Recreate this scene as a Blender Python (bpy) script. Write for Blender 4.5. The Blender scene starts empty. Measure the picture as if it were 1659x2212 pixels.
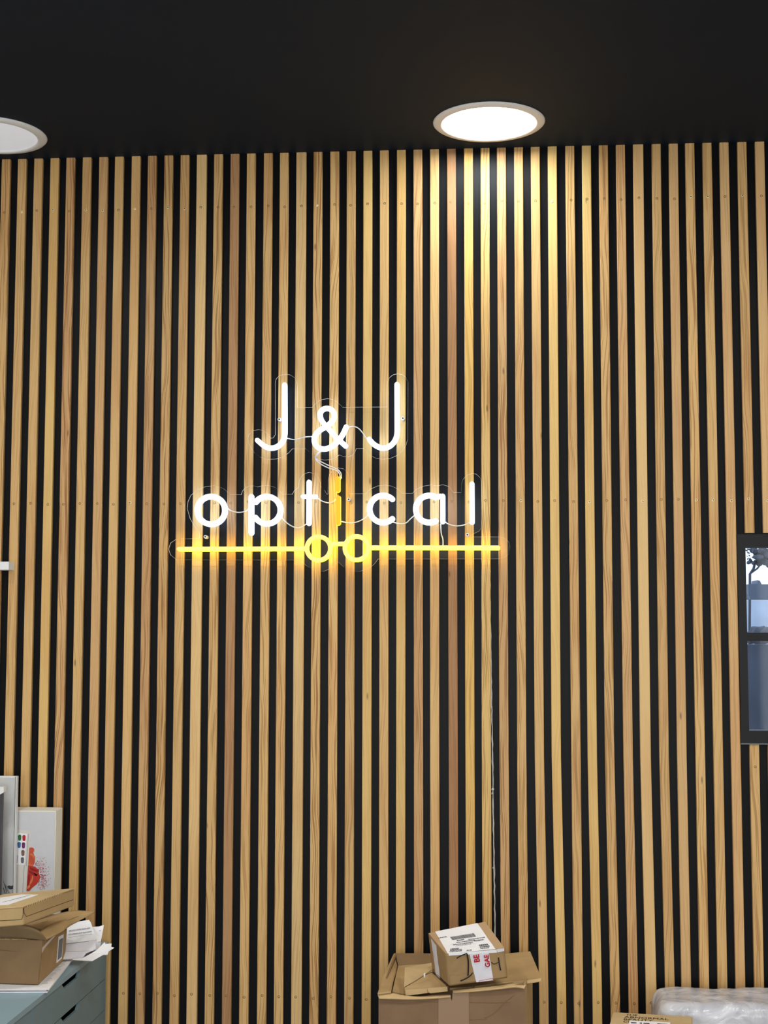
import bpy, bmesh, math, random
from mathutils import Vector, Matrix, noise
from mathutils.geometry import tessellate_polygon
random.seed(7)
SC = bpy.context.scene
COL = SC.collection

# ------------------------------------------------------------------ camera
F_PX = 3118.434
CAM = Vector((0.0, -3.76117, 1.54))
YAW, PIT, ROL = math.radians(-4.16767), math.radians(4.87722), math.radians(0.0524)
_f = Vector((math.sin(YAW)*math.cos(PIT), math.cos(YAW)*math.cos(PIT), math.sin(PIT)))
_r0 = Vector((math.cos(YAW), -math.sin(YAW), 0)); _u0 = _r0.cross(_f)
_r = _r0*math.cos(ROL) + _u0*math.sin(ROL); _u = -_r0*math.sin(ROL) + _u0*math.cos(ROL)
cd = bpy.data.cameras.new('camera'); cam = bpy.data.objects.new('camera', cd); COL.objects.link(cam)
cd.sensor_fit = 'HORIZONTAL'; cd.sensor_width = 36.0; cd.lens = F_PX*36.0/1659.0
m = Matrix((_r, _u, -_f)).transposed().to_4x4(); m.translation = CAM
cam.matrix_world = m; cd.clip_start = 0.05; SC.camera = cam

# ------------------------------------------------------------------ world, light, exposure
w = bpy.data.worlds.new('world'); SC.world = w; w.use_nodes = True
w.node_tree.nodes['Background'].inputs[0].default_value = (0.74, 0.84, 1.0, 1)
w.node_tree.nodes['Background'].inputs[1].default_value = 1.6
SC.view_settings.view_transform = 'Standard'; SC.view_settings.look = 'None'
SC.view_settings.gamma = 1.0; SC.view_settings.exposure = 0.0; SC.view_settings.use_curve_mapping = False

def area(name, loc, rot, sx, sy, power, color):
    l = bpy.data.lights.new(name, 'AREA'); l.shape = 'RECTANGLE'; l.size = sx; l.size_y = sy
    l.energy = power; l.color = color
    o = bpy.data.objects.new(name, l); COL.objects.link(o); o.location = loc; o.rotation_euler = rot
    return o
# daylight through the shopfront far behind the camera (faces the slatted wall)
area('shopfront_daylight', (0.1, -6.9, 1.35), (math.radians(90), 0, 0), 3.3, 2.4, 110, (0.98, 0.99, 1.0))
LAMP_L = 32.0        # downlight disc radiance
ROOM_LAMP = 72.0
NEON_W, NEON_Y = 6.0, 11.0

XL, XR, YB, CEIL = -1.75, 1.95, -7.0, 2.834

# ------------------------------------------------------------------ pixel -> world point
def ray(px, py):
    return _f + _r*((px-829.5)/F_PX) - _u*((py-1106)/F_PX)
def PY(px, py, y):
    d = ray(px, py); return CAM + d*((y-CAM.y)/d.y)
def PZ(px, py, z):
    d = ray(px, py); return CAM + d*((z-CAM.z)/d.z)

# ------------------------------------------------------------------ materials
def new_mat(name):
    mt = bpy.data.materials.new(name); mt.use_nodes = True
    nt = mt.node_tree; return mt, nt, nt.nodes['Principled BSDF']
def s2l(c):
    return tuple((x/12.92 if x <= 0.04045 else ((x+0.055)/1.055)**2.4) for x in (v/255.0 for v in c))
def plain(name, rgb, rough=0.6, spec=0.3, metal=0.0, nscale=None, namt=0.08, bump=0.0, bscale=200, emit=None):
    mt, nt, b = new_mat(name)
    c = s2l(rgb)
    b.inputs['Roughness'].default_value = rough
    b.inputs['Specular IOR Level'].default_value = spec
    b.inputs['Metallic'].default_value = metal
    b.inputs['Base Color'].default_value = (*c, 1)
    tc = nt.nodes.new('ShaderNodeTexCoord')
    if nscale:
        n = nt.nodes.new('ShaderNodeTexNoise'); n.inputs['Scale'].default_value = nscale; n.inputs['Detail'].default_value = 5
        r = nt.nodes.new('ShaderNodeValToRGB')
        r.color_ramp.elements[0].position = 0.3; r.color_ramp.elements[1].position = 0.7
        r.color_ramp.elements[0].color = (*[x*(1-namt) for x in c], 1)
        r.color_ramp.elements[1].color = (*[min(1, x*(1+namt)) for x in c], 1)
        nt.links.new(tc.outputs['Object'], n.inputs['Vector']); nt.links.new(n.outputs['Fac'], r.inputs[0])
        nt.links.new(r.outputs[0], b.inputs['Base Color'])
    if bump:
        n2 = nt.nodes.new('ShaderNodeTexNoise'); n2.inputs['Scale'].default_value = bscale; n2.inputs['Detail'].default_value = 4
        bp = nt.nodes.new('ShaderNodeBump'); bp.inputs['Strength'].default_value = bump; bp.inputs['Distance'].default_value = 0.002
        nt.links.new(tc.outputs['Object'], n2.inputs['Vector']); nt.links.new(n2.outputs['Fac'], bp.inputs['Height'])
        nt.links.new(bp.outputs[0], b.inputs['Normal'])
    if emit:
        b.inputs['Emission Color'].default_value = (*emit[0], 1); b.inputs['Emission Strength'].default_value = emit[1]
    return mt

def wood_material():
    mt, nt, b = new_mat('slat_wood')
    N, L = nt.nodes.new, nt.links.new
    tc = N('ShaderNodeTexCoord'); oi = N('ShaderNodeObjectInfo')
    def math_(op, a, bb=None, c=None):
        n = N('ShaderNodeMath'); n.operation = op
        for i, v in enumerate((a, bb, c)):
            if v is None: continue
            if isinstance(v, (int, float)): n.inputs[i].default_value = v
            else: L(v, n.inputs[i])
        return n.outputs[0]
    sep = N('ShaderNodeSeparateXYZ'); L(tc.outputs['Object'], sep.inputs[0])
    rnd = math_('MULTIPLY', oi.outputs['Random'], 37.0)
    # wandering of the rings along the board
    cz = N('ShaderNodeCombineXYZ'); L(math_('MULTIPLY', sep.outputs['Z'], 1.1), cz.inputs['Z']); L(rnd, cz.inputs['X'])
    wz = N('ShaderNodeTexNoise'); wz.inputs['Scale'].default_value = 1.0; wz.inputs['Detail'].default_value = 3; wz.inputs['Roughness'].default_value = 0.55
    L(cz.outputs[0], wz.inputs['Vector'])
    wander = math_('MULTIPLY', math_('SUBTRACT', wz.outputs['Fac'], 0.5), 0.11)
    ux = math_('ADD', sep.outputs['X'], wander)
    cv = N('ShaderNodeCombineXYZ'); L(math_('MULTIPLY', ux, 1.0), cv.inputs['X']); L(math_('MULTIPLY', sep.outputs['Y'], 1.0), cv.inputs['Y'])
    L(math_('ADD', math_('MULTIPLY', sep.outputs['Z'], 0.012), rnd), cv.inputs['Z'])
    n1 = N('ShaderNodeTexNoise'); n1.inputs['Scale'].default_value = 270; n1.inputs['Detail'].default_value = 2.6; n1.inputs['Roughness'].default_value = 0.6
    L(cv.outputs[0], n1.inputs['Vector'])
    r1 = N('ShaderNodeMapRange'); r1.inputs['From Min'].default_value = 0.50; r1.inputs['From Max'].default_value = 0.585; L(n1.outputs['Fac'], r1.inputs['Value'])
    # fine fibre
    cf = N('ShaderNodeCombineXYZ'); L(sep.outputs['X'], cf.inputs['X']); L(sep.outputs['Y'], cf.inputs['Y']); L(math_('ADD', math_('MULTIPLY', sep.outputs['Z'], 0.03), rnd), cf.inputs['Z'])
    n2 = N('ShaderNodeTexNoise'); n2.inputs['Scale'].default_value = 1100; n2.inputs['Detail'].default_value = 2; L(cf.outputs[0], n2.inputs['Vector'])
    # broad tone patches and stain
    cp = N('ShaderNodeCombineXYZ'); L(math_('MULTIPLY', ux, 14.0), cp.inputs['X']); L(math_('MULTIPLY', sep.outputs['Z'], 2.0), cp.inputs['Y']); L(rnd, cp.inputs['Z'])
    n3 = N('ShaderNodeTexNoise'); n3.inputs['Scale'].default_value = 1.0; n3.inputs['Detail'].default_value = 4; L(cp.outputs[0], n3.inputs['Vector'])
    r3 = N('ShaderNodeMapRange'); r3.inputs['From Min'].default_value = 0.48; r3.inputs['From Max'].default_value = 0.62; L(n3.outputs['Fac'], r3.inputs['Value'])
    # small knots
    ck = N('ShaderNodeCombineXYZ'); L(math_('MULTIPLY', sep.outputs['X'], 26), ck.inputs['X']); L(math_('MULTIPLY', sep.outputs['Z'], 7), ck.inputs['Y']); L(rnd, ck.inputs['Z'])
    vk = N('ShaderNodeTexVoronoi'); vk.inputs['Scale'].default_value = 0.8; L(ck.outputs[0], vk.inputs['Vector'])
    rk = N('ShaderNodeMapRange'); rk.inputs['From Min'].default_value = 0.03; rk.inputs['From Max'].default_value = 0.07; rk.inputs['To Min'].default_value = 0.45; rk.inputs['To Max'].default_value = 1.0
    L(vk.outputs['Distance'], rk.inputs['Value'])
    grain = math_('MULTIPLY', r1.outputs[0], oi.outputs['Alpha'])
    dark = N('ShaderNodeMix'); dark.data_type = 'RGBA'; dark.blend_type = 'MULTIPLY'
    L(math_('MULTIPLY', grain, 0.82), dark.inputs['Factor']); L(oi.outputs['Color'], dark.inputs['A']); dark.inputs['B'].default_value = (0.42, 0.29, 0.17, 1)
    fine = N('ShaderNodeMix'); fine.data_type = 'RGBA'; fine.blend_type = 'MULTIPLY'
    L(math_('MULTIPLY', n2.outputs['Fac'], 0.5), fine.inputs['Factor']); L(dark.outputs['Result'], fine.inputs['A']); fine.inputs['B'].default_value = (0.74, 0.66, 0.54, 1)
    pat = N('ShaderNodeMix'); pat.data_type = 'RGBA'; pat.blend_type = 'MULTIPLY'
    L(math_('MULTIPLY', r3.outputs[0], 0.55), pat.inputs['Factor']); L(fine.outputs['Result'], pat.inputs['A']); pat.inputs['B'].default_value = (0.86, 0.74, 0.70, 1)
    kn = N('ShaderNodeMix'); kn.data_type = 'RGBA'; kn.blend_type = 'MULTIPLY'; kn.inputs['Factor'].default_value = 1
    L(pat.outputs['Result'], kn.inputs['A']); L(rk.outputs[0], kn.inputs['B'])
    L(kn.outputs['Result'], b.inputs['Base Color'])
    b.inputs['Roughness'].default_value = 0.5; b.inputs['Specular IOR Level'].default_value = 0.25
    bp = N('ShaderNodeBump'); bp.inputs['Strength'].default_value = 0.25; bp.inputs['Distance'].default_value = 0.001
    L(n1.outputs['Fac'], bp.inputs['Height']); L(bp.outputs[0], b.inputs['Normal'])
    return mt

def acrylic_face():
    mt, nt, b = new_mat('clear_acrylic'); N, L = nt.nodes.new, nt.links.new
    out = nt.nodes['Material Output']
    t = N('ShaderNodeBsdfTransparent'); t.inputs[0].default_value = (0.97, 0.98, 0.99, 1)
    g = N('ShaderNodeBsdfGlossy'); g.inputs['Roughness'].default_value = 0.06
    fr = N('ShaderNodeFresnel'); fr.inputs['IOR'].default_value = 1.12
    mx = N('ShaderNodeMixShader'); L(fr.outputs[0], mx.inputs[0]); L(t.outputs[0], mx.inputs[1]); L(g.outputs[0], mx.inputs[2])
    L(mx.outputs[0], out.inputs['Surface']); return mt
def acrylic_edge():
    mt, nt, b = new_mat('cut_acrylic_edge'); N, L = nt.nodes.new, nt.links.new
    out = nt.nodes['Material Output']
    t = N('ShaderNodeBsdfTransparent'); d = N('ShaderNodeBsdfDiffuse'); d.inputs[0].default_value = (0.9, 0.93, 0.95, 1)
    tr = N('ShaderNodeBsdfTranslucent'); tr.inputs[0].default_value = (0.9, 0.93, 0.95, 1)
    a = N('ShaderNodeAddShader'); L(d.outputs[0], a.inputs[0]); L(tr.outputs[0], a.inputs[1])
    mx = N('ShaderNodeMixShader'); mx.inputs[0].default_value = 0.85; L(t.outputs[0], mx.inputs[1]); L(a.outputs[0], mx.inputs[2])
    L(mx.outputs[0], out.inputs['Surface']); return mt
def emitter(name, col, strength):
    mt, nt, b = new_mat(name)
    b.inputs['Base Color'].default_value = (col[0]*.3, col[1]*.3, col[2]*.3, 1); b.inputs['Specular IOR Level'].default_value = .15
    b.inputs['Emission Color'].default_value = (*col, 1); b.inputs['Emission Strength'].default_value = strength
    return mt
def card_mat(name, rgb, amt=0.09):
    mt = plain(name, rgb, rough=0.75, spec=0.15, nscale=14, namt=amt, bump=0.25, bscale=300)
    return mt
def film_mat():
    mt, nt, b = new_mat('crinkled_plastic_film'); N, L = nt.nodes.new, nt.links.new
    tc = N('ShaderNodeTexCoord'); n = N('ShaderNodeTexNoise'); n.inputs['Scale'].default_value = 17; n.inputs['Detail'].default_value = 5; n.inputs['Distortion'].default_value = 0.9
    L(tc.outputs['Object'], n.inputs['Vector'])
    r = N('ShaderNodeValToRGB'); r.color_ramp.elements[0].position = 0.3; r.color_ramp.elements[1].position = 0.7
    r.color_ramp.elements[0].color = (*s2l((182, 182, 190)), 1); r.color_ramp.elements[1].color = (*s2l((226, 228, 234)), 1)
    L(n.outputs['Fac'], r.inputs[0]); L(r.outputs[0], b.inputs['Base Color'])
    b.inputs['Roughness'].default_value = 0.22; b.inputs['Specular IOR Level'].default_value = 0.7
    bp = N('ShaderNodeBump'); bp.inputs['Strength'].default_value = 0.7; bp.inputs['Distance'].default_value = 0.010
    L(n.outputs['Fac'], bp.inputs['Height']); L(bp.outputs[0], b.inputs['Normal'])
    return mt

M = dict(
    wood=wood_material(),
    black_wall=plain('matte_black_wall_paint', (17, 18, 21), 0.36, 0.09, nscale=6, namt=0.1),
    black_ceiling=plain('matte_black_ceiling_paint', (27, 36, 47), 0.6, 0.10, nscale=3, namt=0.06),
    room=plain('pale_wall_paint', (232, 232, 230), 0.8),
    floor=plain('pale_floor_tile', (120, 120, 122), 0.45, nscale=4),
    brass=plain('zinc_screw_steel', (235, 215, 165), 0.35, 0.5, 0.3),
    dullscrew=plain('dull_screw_steel', (150, 120, 75), 0.4, 0.5, 0.5),
    dark=plain('dark_recess', (30, 24, 18), 0.7),
    lamp=emitter('lit_diffuser', (0.93, 0.98, 1.0), LAMP_L),
    roomlamp=emitter('lit_room_diffuser', (1.0, 0.98, 0.95), ROOM_LAMP),
    lampoff=plain('unlit_diffuser_added_glow', (232, 234, 240), 0.35, 0.4, emit=((0.86, 0.9, 1.0), 0.34)),  # faint emission paints ambient light onto the switched-off disc
    ring=plain('white_lamp_rim', (240, 236, 232), 0.4, 0.4),
    neon_w=emitter('white_neon_face', (0.88, 0.94, 1.0), 1.6),
    neon_ws=emitter('white_neon_flank', (0.62, 0.76, 1.0), NEON_W),
    neon_y=emitter('yellow_neon_face', (1.0, 0.80, 0.23), 1.1),
    neon_ys=emitter('yellow_neon_flank', (1.0, 0.70, 0.015), NEON_Y),
    neon_a=emitter('amber_neon_face', (1.0, 0.50, 0.03), 1.0),
    acr=acrylic_face(), acre=acrylic_edge(),
    wire=plain('pale_cord_sheath', (225, 226, 228), 0.4, 0.4),
    white=plain('white_plastic', (238, 240, 240), 0.4, 0.4),
    paper=plain('white_paper', (250, 250, 252), 0.8, 0.1, nscale=18, namt=0.03),
    paper2=plain('greyish_paper', (232, 231, 238), 0.8, 0.1, nscale=18, namt=0.05),
    pinkp=plain('pink_tinted_paper', (234, 222, 228), 0.8, 0.1, nscale=10, namt=0.06),
    ink=plain('dark_print', (62, 64, 72), 0.7), inkl=plain('pale_print', (150, 154, 162), 0.7),
    marker=plain('black_marker', (30, 30, 34), 0.5), red=plain('red_print', (196, 28, 42), 0.6),
    blackink=plain('black_print', (26, 24, 24), 0.6),
    card_b=card_mat('parcel_cardboard', (170, 140, 98)), card=card_mat('brown_cardboard', (190, 160, 114)), card_d=card_mat('shaded_cardboard', (140, 114, 82)),  # card_d darkened to paint shade on fronts and insides, card lightened for up-facing flaps
    card_l=card_mat('light_cardboard', (206, 176, 128)), card_p=card_mat('pinkish_cardboard', (138, 110, 84)),
    cardtop=card_mat('pale_kraft_toplit_card', (208, 182, 136)),  # pale kraft, lightened further to paint overhead light on box tops
    tape=plain('clear_parcel_tape', (196, 164, 126), 0.2, 0.5),
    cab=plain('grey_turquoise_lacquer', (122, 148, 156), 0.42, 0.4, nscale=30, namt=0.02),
    cabtop=plain('grey_turquoise_lacquer_toplit', (146, 176, 188), 0.35, 0.5, nscale=30, namt=0.02),  # same lacquer, lightened to paint light from above on the top
    frame=plain('black_window_frame', (20, 18, 21), 0.45, 0.25),
    canvas=plain('white_canvas', (216, 217, 220), 0.7, 0.2, nscale=60, namt=0.02),
    canvas_e=plain('cream_canvas_edge', (236, 235, 222), 0.7, 0.2),
    post=plain('dark_steel_post', (62, 62, 68), 0.4, 0.5),
    film=film_mat(),
    plaster=plain('ragged_white_filler', (190, 186, 180), 0.8, bump=0.5, nscale=60, namt=0.2),
)
def swatch(name, rgb): return plain(name, rgb, 0.5, 0.3, nscale=120, namt=0.2)

# ------------------------------------------------------------------ object helpers
def link(name, me, mats, parent=None, smooth=False):
    o = bpy.data.objects.new(name, me); COL.objects.link(o)
    for mt in (mats if isinstance(mats, (list, tuple)) else [mats]): me.materials.append(mt)
    if smooth:
        for p in me.polygons: p.use_smooth = True
    if parent: o.parent = parent
    return o
def bm_obj(name, bm, mats, parent=None, smooth=False, recalc=True):
    if recalc: bmesh.ops.recalc_face_normals(bm, faces=bm.faces)
    me = bpy.data.meshes.new(name); bm.to_mesh(me); bm.free()
    if parent and parent.location.length > 0 and not parent.get('keep'):
        me.transform(Matrix.Translation(-parent.location))
    return link(name, me, mats, parent, smooth)
def empty(name, loc=(0, 0, 0)):
    o = bpy.data.objects.new(name, None); COL.objects.link(o); o.location = loc; o.empty_display_size = 0.05; return o
def tag(o, label, cat=None, group=None, kind=None):
    if label: o['label'] = label
    if cat: o['category'] = cat
    if group: o['group'] = group
    if kind: o['kind'] = kind
    return o
def add_box(bm, a, b, mi=0, bevel=0.0):
    x0, y0, z0 = a; x1, y1, z1 = b
    v = [bm.verts.new(p) for p in ((x0, y0, z0), (x1, y0, z0), (x1, y1, z0), (x0, y1, z0), (x0, y0, z1), (x1, y0, z1), (x1, y1, z1), (x0, y1, z1))]
    fs = [bm.faces.new([v[i] for i in q]) for q in ((0, 3, 2, 1), (4, 5, 6, 7), (0, 1, 5, 4), (1, 2, 6, 5), (2, 3, 7, 6), (3, 0, 4, 7))]
    for f in fs: f.material_index = mi
    if bevel:
        es = list({e for f in fs for e in f.edges})
        bmesh.ops.bevel(bm, geom=es, offset=bevel, segments=2, affect='EDGES', profile=0.6)
def box(name, a, b, mat, parent=None, bevel=0.0):
    bm = bmesh.new(); add_box(bm, a, b, 0, bevel); return bm_obj(name, bm, mat, parent)
def prism(bm, pts, off, mi=0, side_mi=None, closed=True):
    """polygon (list of Vectors) extruded by vector off; concave outlines are allowed"""
    off = Vector(off); n = len(pts)
    a = [bm.verts.new(p) for p in pts]; b = [bm.verts.new(Vector(p)+off) for p in pts]
    tris = tessellate_polygon([[Vector(p) for p in pts]])
    for t in tris:
        try:
            f = bm.faces.new([a[i] for i in t]); f.material_index = mi
            f = bm.faces.new([b[i] for i in reversed(t)]); f.material_index = mi
        except ValueError: pass
    for i in range(n):
        j = (i+1) % n
        f = bm.faces.new((a[i], a[j], b[j], b[i])); f.material_index = mi if side_mi is None else side_mi
def sheet(name, pts, thick, mat, parent=None, nrm=None):
    pts = [Vector(p) for p in pts]
    if nrm is None:
        nrm = Vector((0, 0, 0))
        for i in range(len(pts)):
            nrm += (pts[i]-pts[0]).cross(pts[(i+1) % len(pts)]-pts[0])
        nrm.normalize()
    bm = bmesh.new(); prism(bm, pts, Vector(nrm)*thick); return bm_obj(name, bm, mat, parent)
def catmull(pts, n=8, closed=False):
    out = []; N = len(pts)
    rng = range(N) if closed else range(N-1)
    for i in rng:
        if closed: p0, p1, p2, p3 = pts[(i-1) % N], pts[i], pts[(i+1) % N], pts[(i+2) % N]
        else: p0, p1, p2, p3 = pts[max(0, i-1)], pts[i], pts[i+1], pts[min(N-1, i+2)]
        for k in range(n):
            t = k/n
            out.append(tuple(0.5*((2*b)+(-a+c)*t+(2*a-5*b+4*c-d)*t*t+(-a+3*b-3*c+d)*t**3) for a, b, c, d in zip(p0, p1, p2, p3)))
    if not closed: out.append(tuple(pts[-1]))
    return out
def tube(bm, pts, r, seg=8, mi=0, closed=False):
    pts = [Vector(p) for p in pts]; n = len(pts); rings = []
    prev = None
    for i, p in enumerate(pts):
        if closed: t = pts[(i+1) % n]-pts[i-1]
        else: t = pts[min(n-1, i+1)]-pts[max(0, i-1)]
        t.normalize()
        a = Vector((0, 1, 0)) if abs(t.y) < 0.95 else Vector((1, 0, 0))
        if prev is not None: a = prev
        s = t.cross(a).normalized(); a2 = s.cross(t).normalized(); prev = a2
        rr = r(i/(n-1)) if callable(r) else r
        rings.append([bm.verts.new(p + s*(rr*math.cos(2*math.pi*k/seg)) + a2*(rr*math.sin(2*math.pi*k/seg))) for k in range(seg)])
    for i in range(n if closed else n-1):
        A, B = rings[i], rings[(i+1) % n]
        for k in range(seg):
            f = bm.faces.new((A[k], A[(k+1) % seg], B[(k+1) % seg], B[k])); f.material_index = mi; f.smooth = True
    if not closed:
        for R in (rings[0], rings[-1]):
            f = bm.faces.new(R); f.material_index = mi
def px_path(pix, y): return [PY(px, py, y) for px, py in pix]

# ------------------------------------------------------------------ room shell
def struct(name, a, b, mat):
    o = box(name, a, b, mat); o['kind'] = 'structure'; return o
WX0, WX1, WZ0, WZ1 = 0.636, 1.150, 1.268, 1.799       # window opening
SD = 0.012                                             # slat thickness
bm = bmesh.new()
y0, y1 = SD, SD+0.14
for a, b in (((XL-.1, y0, -.02), (WX0, y1, CEIL+.1)), ((WX1, y0, -.02), (XR+.1, y1, CEIL+.1)), ((WX0, y0, -.02), (WX1, y1, WZ0)), ((WX0, y0, WZ1), (WX1, y1, CEIL+.1))):
    add_box(bm, a, b)
wall = bm_obj('wall_back', bm, M['black_wall']); wall['kind'] = 'structure'
tag(wall, 'black painted wall clad with upright pine slats')
struct('wall_left', (XL-.1, YB, -.02), (XL, y0, CEIL+.1), M['room'])
struct('wall_right', (XR, YB, -.02), (XR+.1, y0, CEIL+.1), M['room'])
struct('wall_front', (XL-.1, YB-.1, -.02), (XR+.1, YB, CEIL+.1), M['room'])
struct('floor', (XL-.1, YB-.1, -.1), (XR+.1, y1, 0), M['floor'])
struct('ceiling', (XL-.1, YB-.1, CEIL), (XR+.1, y1, CEIL+.1), M['black_ceiling'])

# ------------------------------------------------------------------ slats
XS = [-1.31,-1.265,-1.2197,-1.1745,-1.1303,-1.085,-1.0392,-.9958,-.9495,-.905,-.8598,-.8152,-.7691,-.7234,-.6785,-.6339,-.5878,-.5442,-.498,-.4529,-.4077,-.3632,-.3184,-.2743,-.2295,-.1844,-.1413,-.0947,-.0506,-.0075,.0369,.0823,.1287,.1729,.2194,.2634,.308,.3537,.3986,.4457,.489,.5338,.5789,.6231,.6694,.7154]
XM = {29: (-.0055, -.0096, -.0100), 31: (.0836, .081, .083), 32: (.1279, .1261, .1321), 33: (.1728, .1693, .1767), 26: (-.140, -.1426, -.1420), 28: (-.0495, -.0517, -.0510),
      30: (.0381, .0357, .0370), 36: (.3076, .3049, .3115), 35: (.263, .2609, .2664), 38: (.3987, .3958, .4014), 39: (.4461, .4427, .4483), 37: (.3526, .3518, .3568), 40: (.4907, .4874, .4890), 24: (-.2286, -.2304, -.2310)}
T = dict(t=(228, 188, 126), y=(234, 197, 126), g=(222, 182, 122), r=(216, 174, 120), d=(190, 147, 102), D=(178, 134, 92), p=(226, 186, 130), w=(234, 198, 138), b=(232, 190, 110))
TONE = [('g', .8), ('g', .5), ('t', .3), ('y', .15), ('r', 1.0), ('t', .4), ('r', .35), ('t', .25), ('t', .25), ('r', .8), ('g', 1.0), ('t', .5), ('w', .25), ('t', .9), ('d', .5), ('t', .6),
        ('t', .7), ('t', .8), ('w', .4), ('t', 1.0), ('t', .8), ('g', .6), ('y', .3), ('t', .4), ('y', .3), ('r', .7), ('t', .4), ('D', .35), ('b', .5), ('y', .9), ('r', .9), ('t', .7), ('t', .35),
        ('y', .2), ('t', .7), ('y', .25), ('g', .85), ('r', .6), ('w', .1), ('g', .6), ('p', .25), ('t', .85), ('t', .5), ('p', .35), ('g', .7), ('p', .3)]
WIDE = {12: .0268, 18: .0268, 38: .0265}
TL = dict(r='reddish slat', d='red-brown slat', D='darkest brown slat', w='wide pale slat', b='golden slat')
def slat_mesh(xs, wd, z0, z1):
    """xs: centre x at z = 2.69, 1.23, 0.65"""
    def xc(z):
        if z >= 1.23: t = (z-1.23)/(2.69-1.23); return xs[1]+(xs[0]-xs[1])*t
        t = max(0.0, (z-.65)/(1.23-.65)); return xs[2]+(xs[1]-xs[2])*t
    bm = bmesh.new(); h = wd/2
    prof = [(-h, SD), (-h, .0012), (-h+.0009, .0003), (-h+.002, 0), (h-.002, 0), (h-.0009, .0003), (h, .0012), (h, SD)]
    zs = [z0] + [z for z in (0.4, .65, .94, 1.23, 1.6, 1.96, 2.3, 2.69) if z0 < z < z1] + [z1]
    rings = [[bm.verts.new((xc(z)+x, y, z)) for x, y in prof] for z in zs]
    for A, B in zip(rings, rings[1:]):
        for k in range(len(prof)):
            j = (k+1) % len(prof); bm.faces.new((A[k], A[j], B[j], B[k]))
    bm.faces.new(rings[0]); bm.faces.new(rings[-1])
    return bm, xc
def screw_mesh(style):
    bm = bmesh.new(); seg = 12
    prof = {0: [(0.0036, 0), (0.0034, -.0008), (0.0016, -.0010), (0.0014, .0002), (0, .0002)],      # bright ring
            1: [(0.0034, 0), (0.0032, -.0002), (0.0022, -.0003), (0.0018, .0004), (0, .0004)],      # sunk, dark
            2: [(0.0040, 0), (0.0038, -.0010), (0.0020, -.0014), (0.0008, -.0014), (0, -.0014)]}[style]
    rings = []
    for r, y in prof[:-1]: rings.append([bm.verts.new((r*math.cos(2*math.pi*k/seg), y, r*math.sin(2*math.pi*k/seg))) for k in range(seg)])
    for q, (A, B) in enumerate(zip(rings, rings[1:])):
        for k in range(seg):
            f = bm.faces.new((A[k], A[(k+1) % seg], B[(k+1) % seg], B[k]))
            f.material_index = 1 if (style == 0 and q == 2) or (style == 1 and q in (0, 2)) else 0
    f = bm.faces.new(rings[-1]); f.material_index = 1 if style < 2 else 0
    bmesh.ops.recalc_face_normals(bm, faces=bm.faces)
    me = bpy.data.meshes.new('screw'); bm.to_mesh(me); bm.free()
    me.materials.append(M['dullscrew'] if style == 1 else M['brass']); me.materials.append(M['dark'])
    return me
SCREW = [screw_mesh(0), screw_mesh(1), screw_mesh(2)]
rs = random.Random(3)
def screw(parent, x, z, style, y=0.0):
    o = bpy.data.objects.new('screw', SCREW[style]); COL.objects.link(o); o.location = (x, y-.0002, z); o.parent = parent
    return o
BRIGHT_TOP = {1: 2, 3: 0, 5: 0, 6: 0, 8: 2, 10: 0, 11: 0, 19: 2, 33: 2, 41: 0, 42: 0, 44: 0}
BRIGHT_MID = {8: 0, 31: 0, 35: 0, 38: 0, 41: 0, 42: 0, 43: 0, 44: 0, 45: 0}
for i in range(-9, 59):
    if 0 <= i < len(XS): x = XS[i]; tone, gr = TONE[i]
    elif i < 0: x = XS[0]+.045*i; tone, gr = rs.choice('tgyr'), rs.random()
    else: x = XS[-1]+.045*(i-45); tone, gr = rs.choice('tgyp'), rs.random()
    xs = XM.get(i, (x, x, x)); wd = WIDE.get(i, 0.0236)
    cut = x+wd/2 > WX0 and x-wd/2 < WX1
    segs = [(0.0, WZ0-.004), (WZ1+.004, CEIL)] if cut else [(0.0, CEIL)]
    if cut: segs = segs[::-1]
    for z0, z1 in segs:
        bm, xc = slat_mesh(xs, wd, z0, z1)
        s = bm_obj('slat', bm, M['wood'], wall)
        c = s2l(T[tone]); j = 1+rs.uniform(-.05, .05)
        s.color = (c[0]*j, c[1]*j, c[2]*j, gr)
        if 0 <= i < 46 and tone in TL: s['label'] = TL[tone]
        for zz, tab in ((2.687, BRIGHT_TOP), (1.888, BRIGHT_MID), (0.617, {})):
            if z0 < zz < z1:
                screw(s, xc(zz)+rs.uniform(-.002, .002), zz+rs.uniform(-.003, .003), tab.get(i, 1))
        if i == 44 and z0 == 0: screw(s, xc(1.21)+.001, 1.208, 1)

# ------------------------------------------------------------------ window
win = empty('window_1', (WX0, 0, WZ0)); win['kind'] = 'structure'; win['label'] = 'black framed two-pane window cut into the slatted wall at the right edge'
fy0, fy1 = -.004, .045
bm = bmesh.new()
ix0, ix1, iz0, iz1 = .6565, WX1-.021, 1.2995, 1.766
xo0, xo1, zo0, zo1 = WX0, WX1, WZ0-.0005, WZ1
for q in (((xo0, zo0), (ix0, iz0), (ix0, iz1), (xo0, zo1)), ((xo0, zo1), (ix0, iz1), (ix1, iz1), (xo1, zo1)),
          ((xo1, zo1), (ix1, iz1), (ix1, iz0), (xo1, zo0)), ((xo1, zo0), (ix1, iz0), (ix0, iz0), (xo0, zo0))):
    prism(bm, [Vector((x, fy0, z)) for x, z in q], (0, fy1-fy0, 0))
bm_obj('window_frame', bm, M['frame'], win)
box('window_bar', (ix0, .004, 1.5262), (ix1, .04, 1.5475), M['frame'], win, .001)
gl, nt, b_ = new_mat('window_glass')
out = nt.nodes['Material Output']; t = nt.nodes.new('ShaderNodeBsdfTransparent'); t.inputs[0].default_value = (.96, .98, 1, 1)
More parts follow.
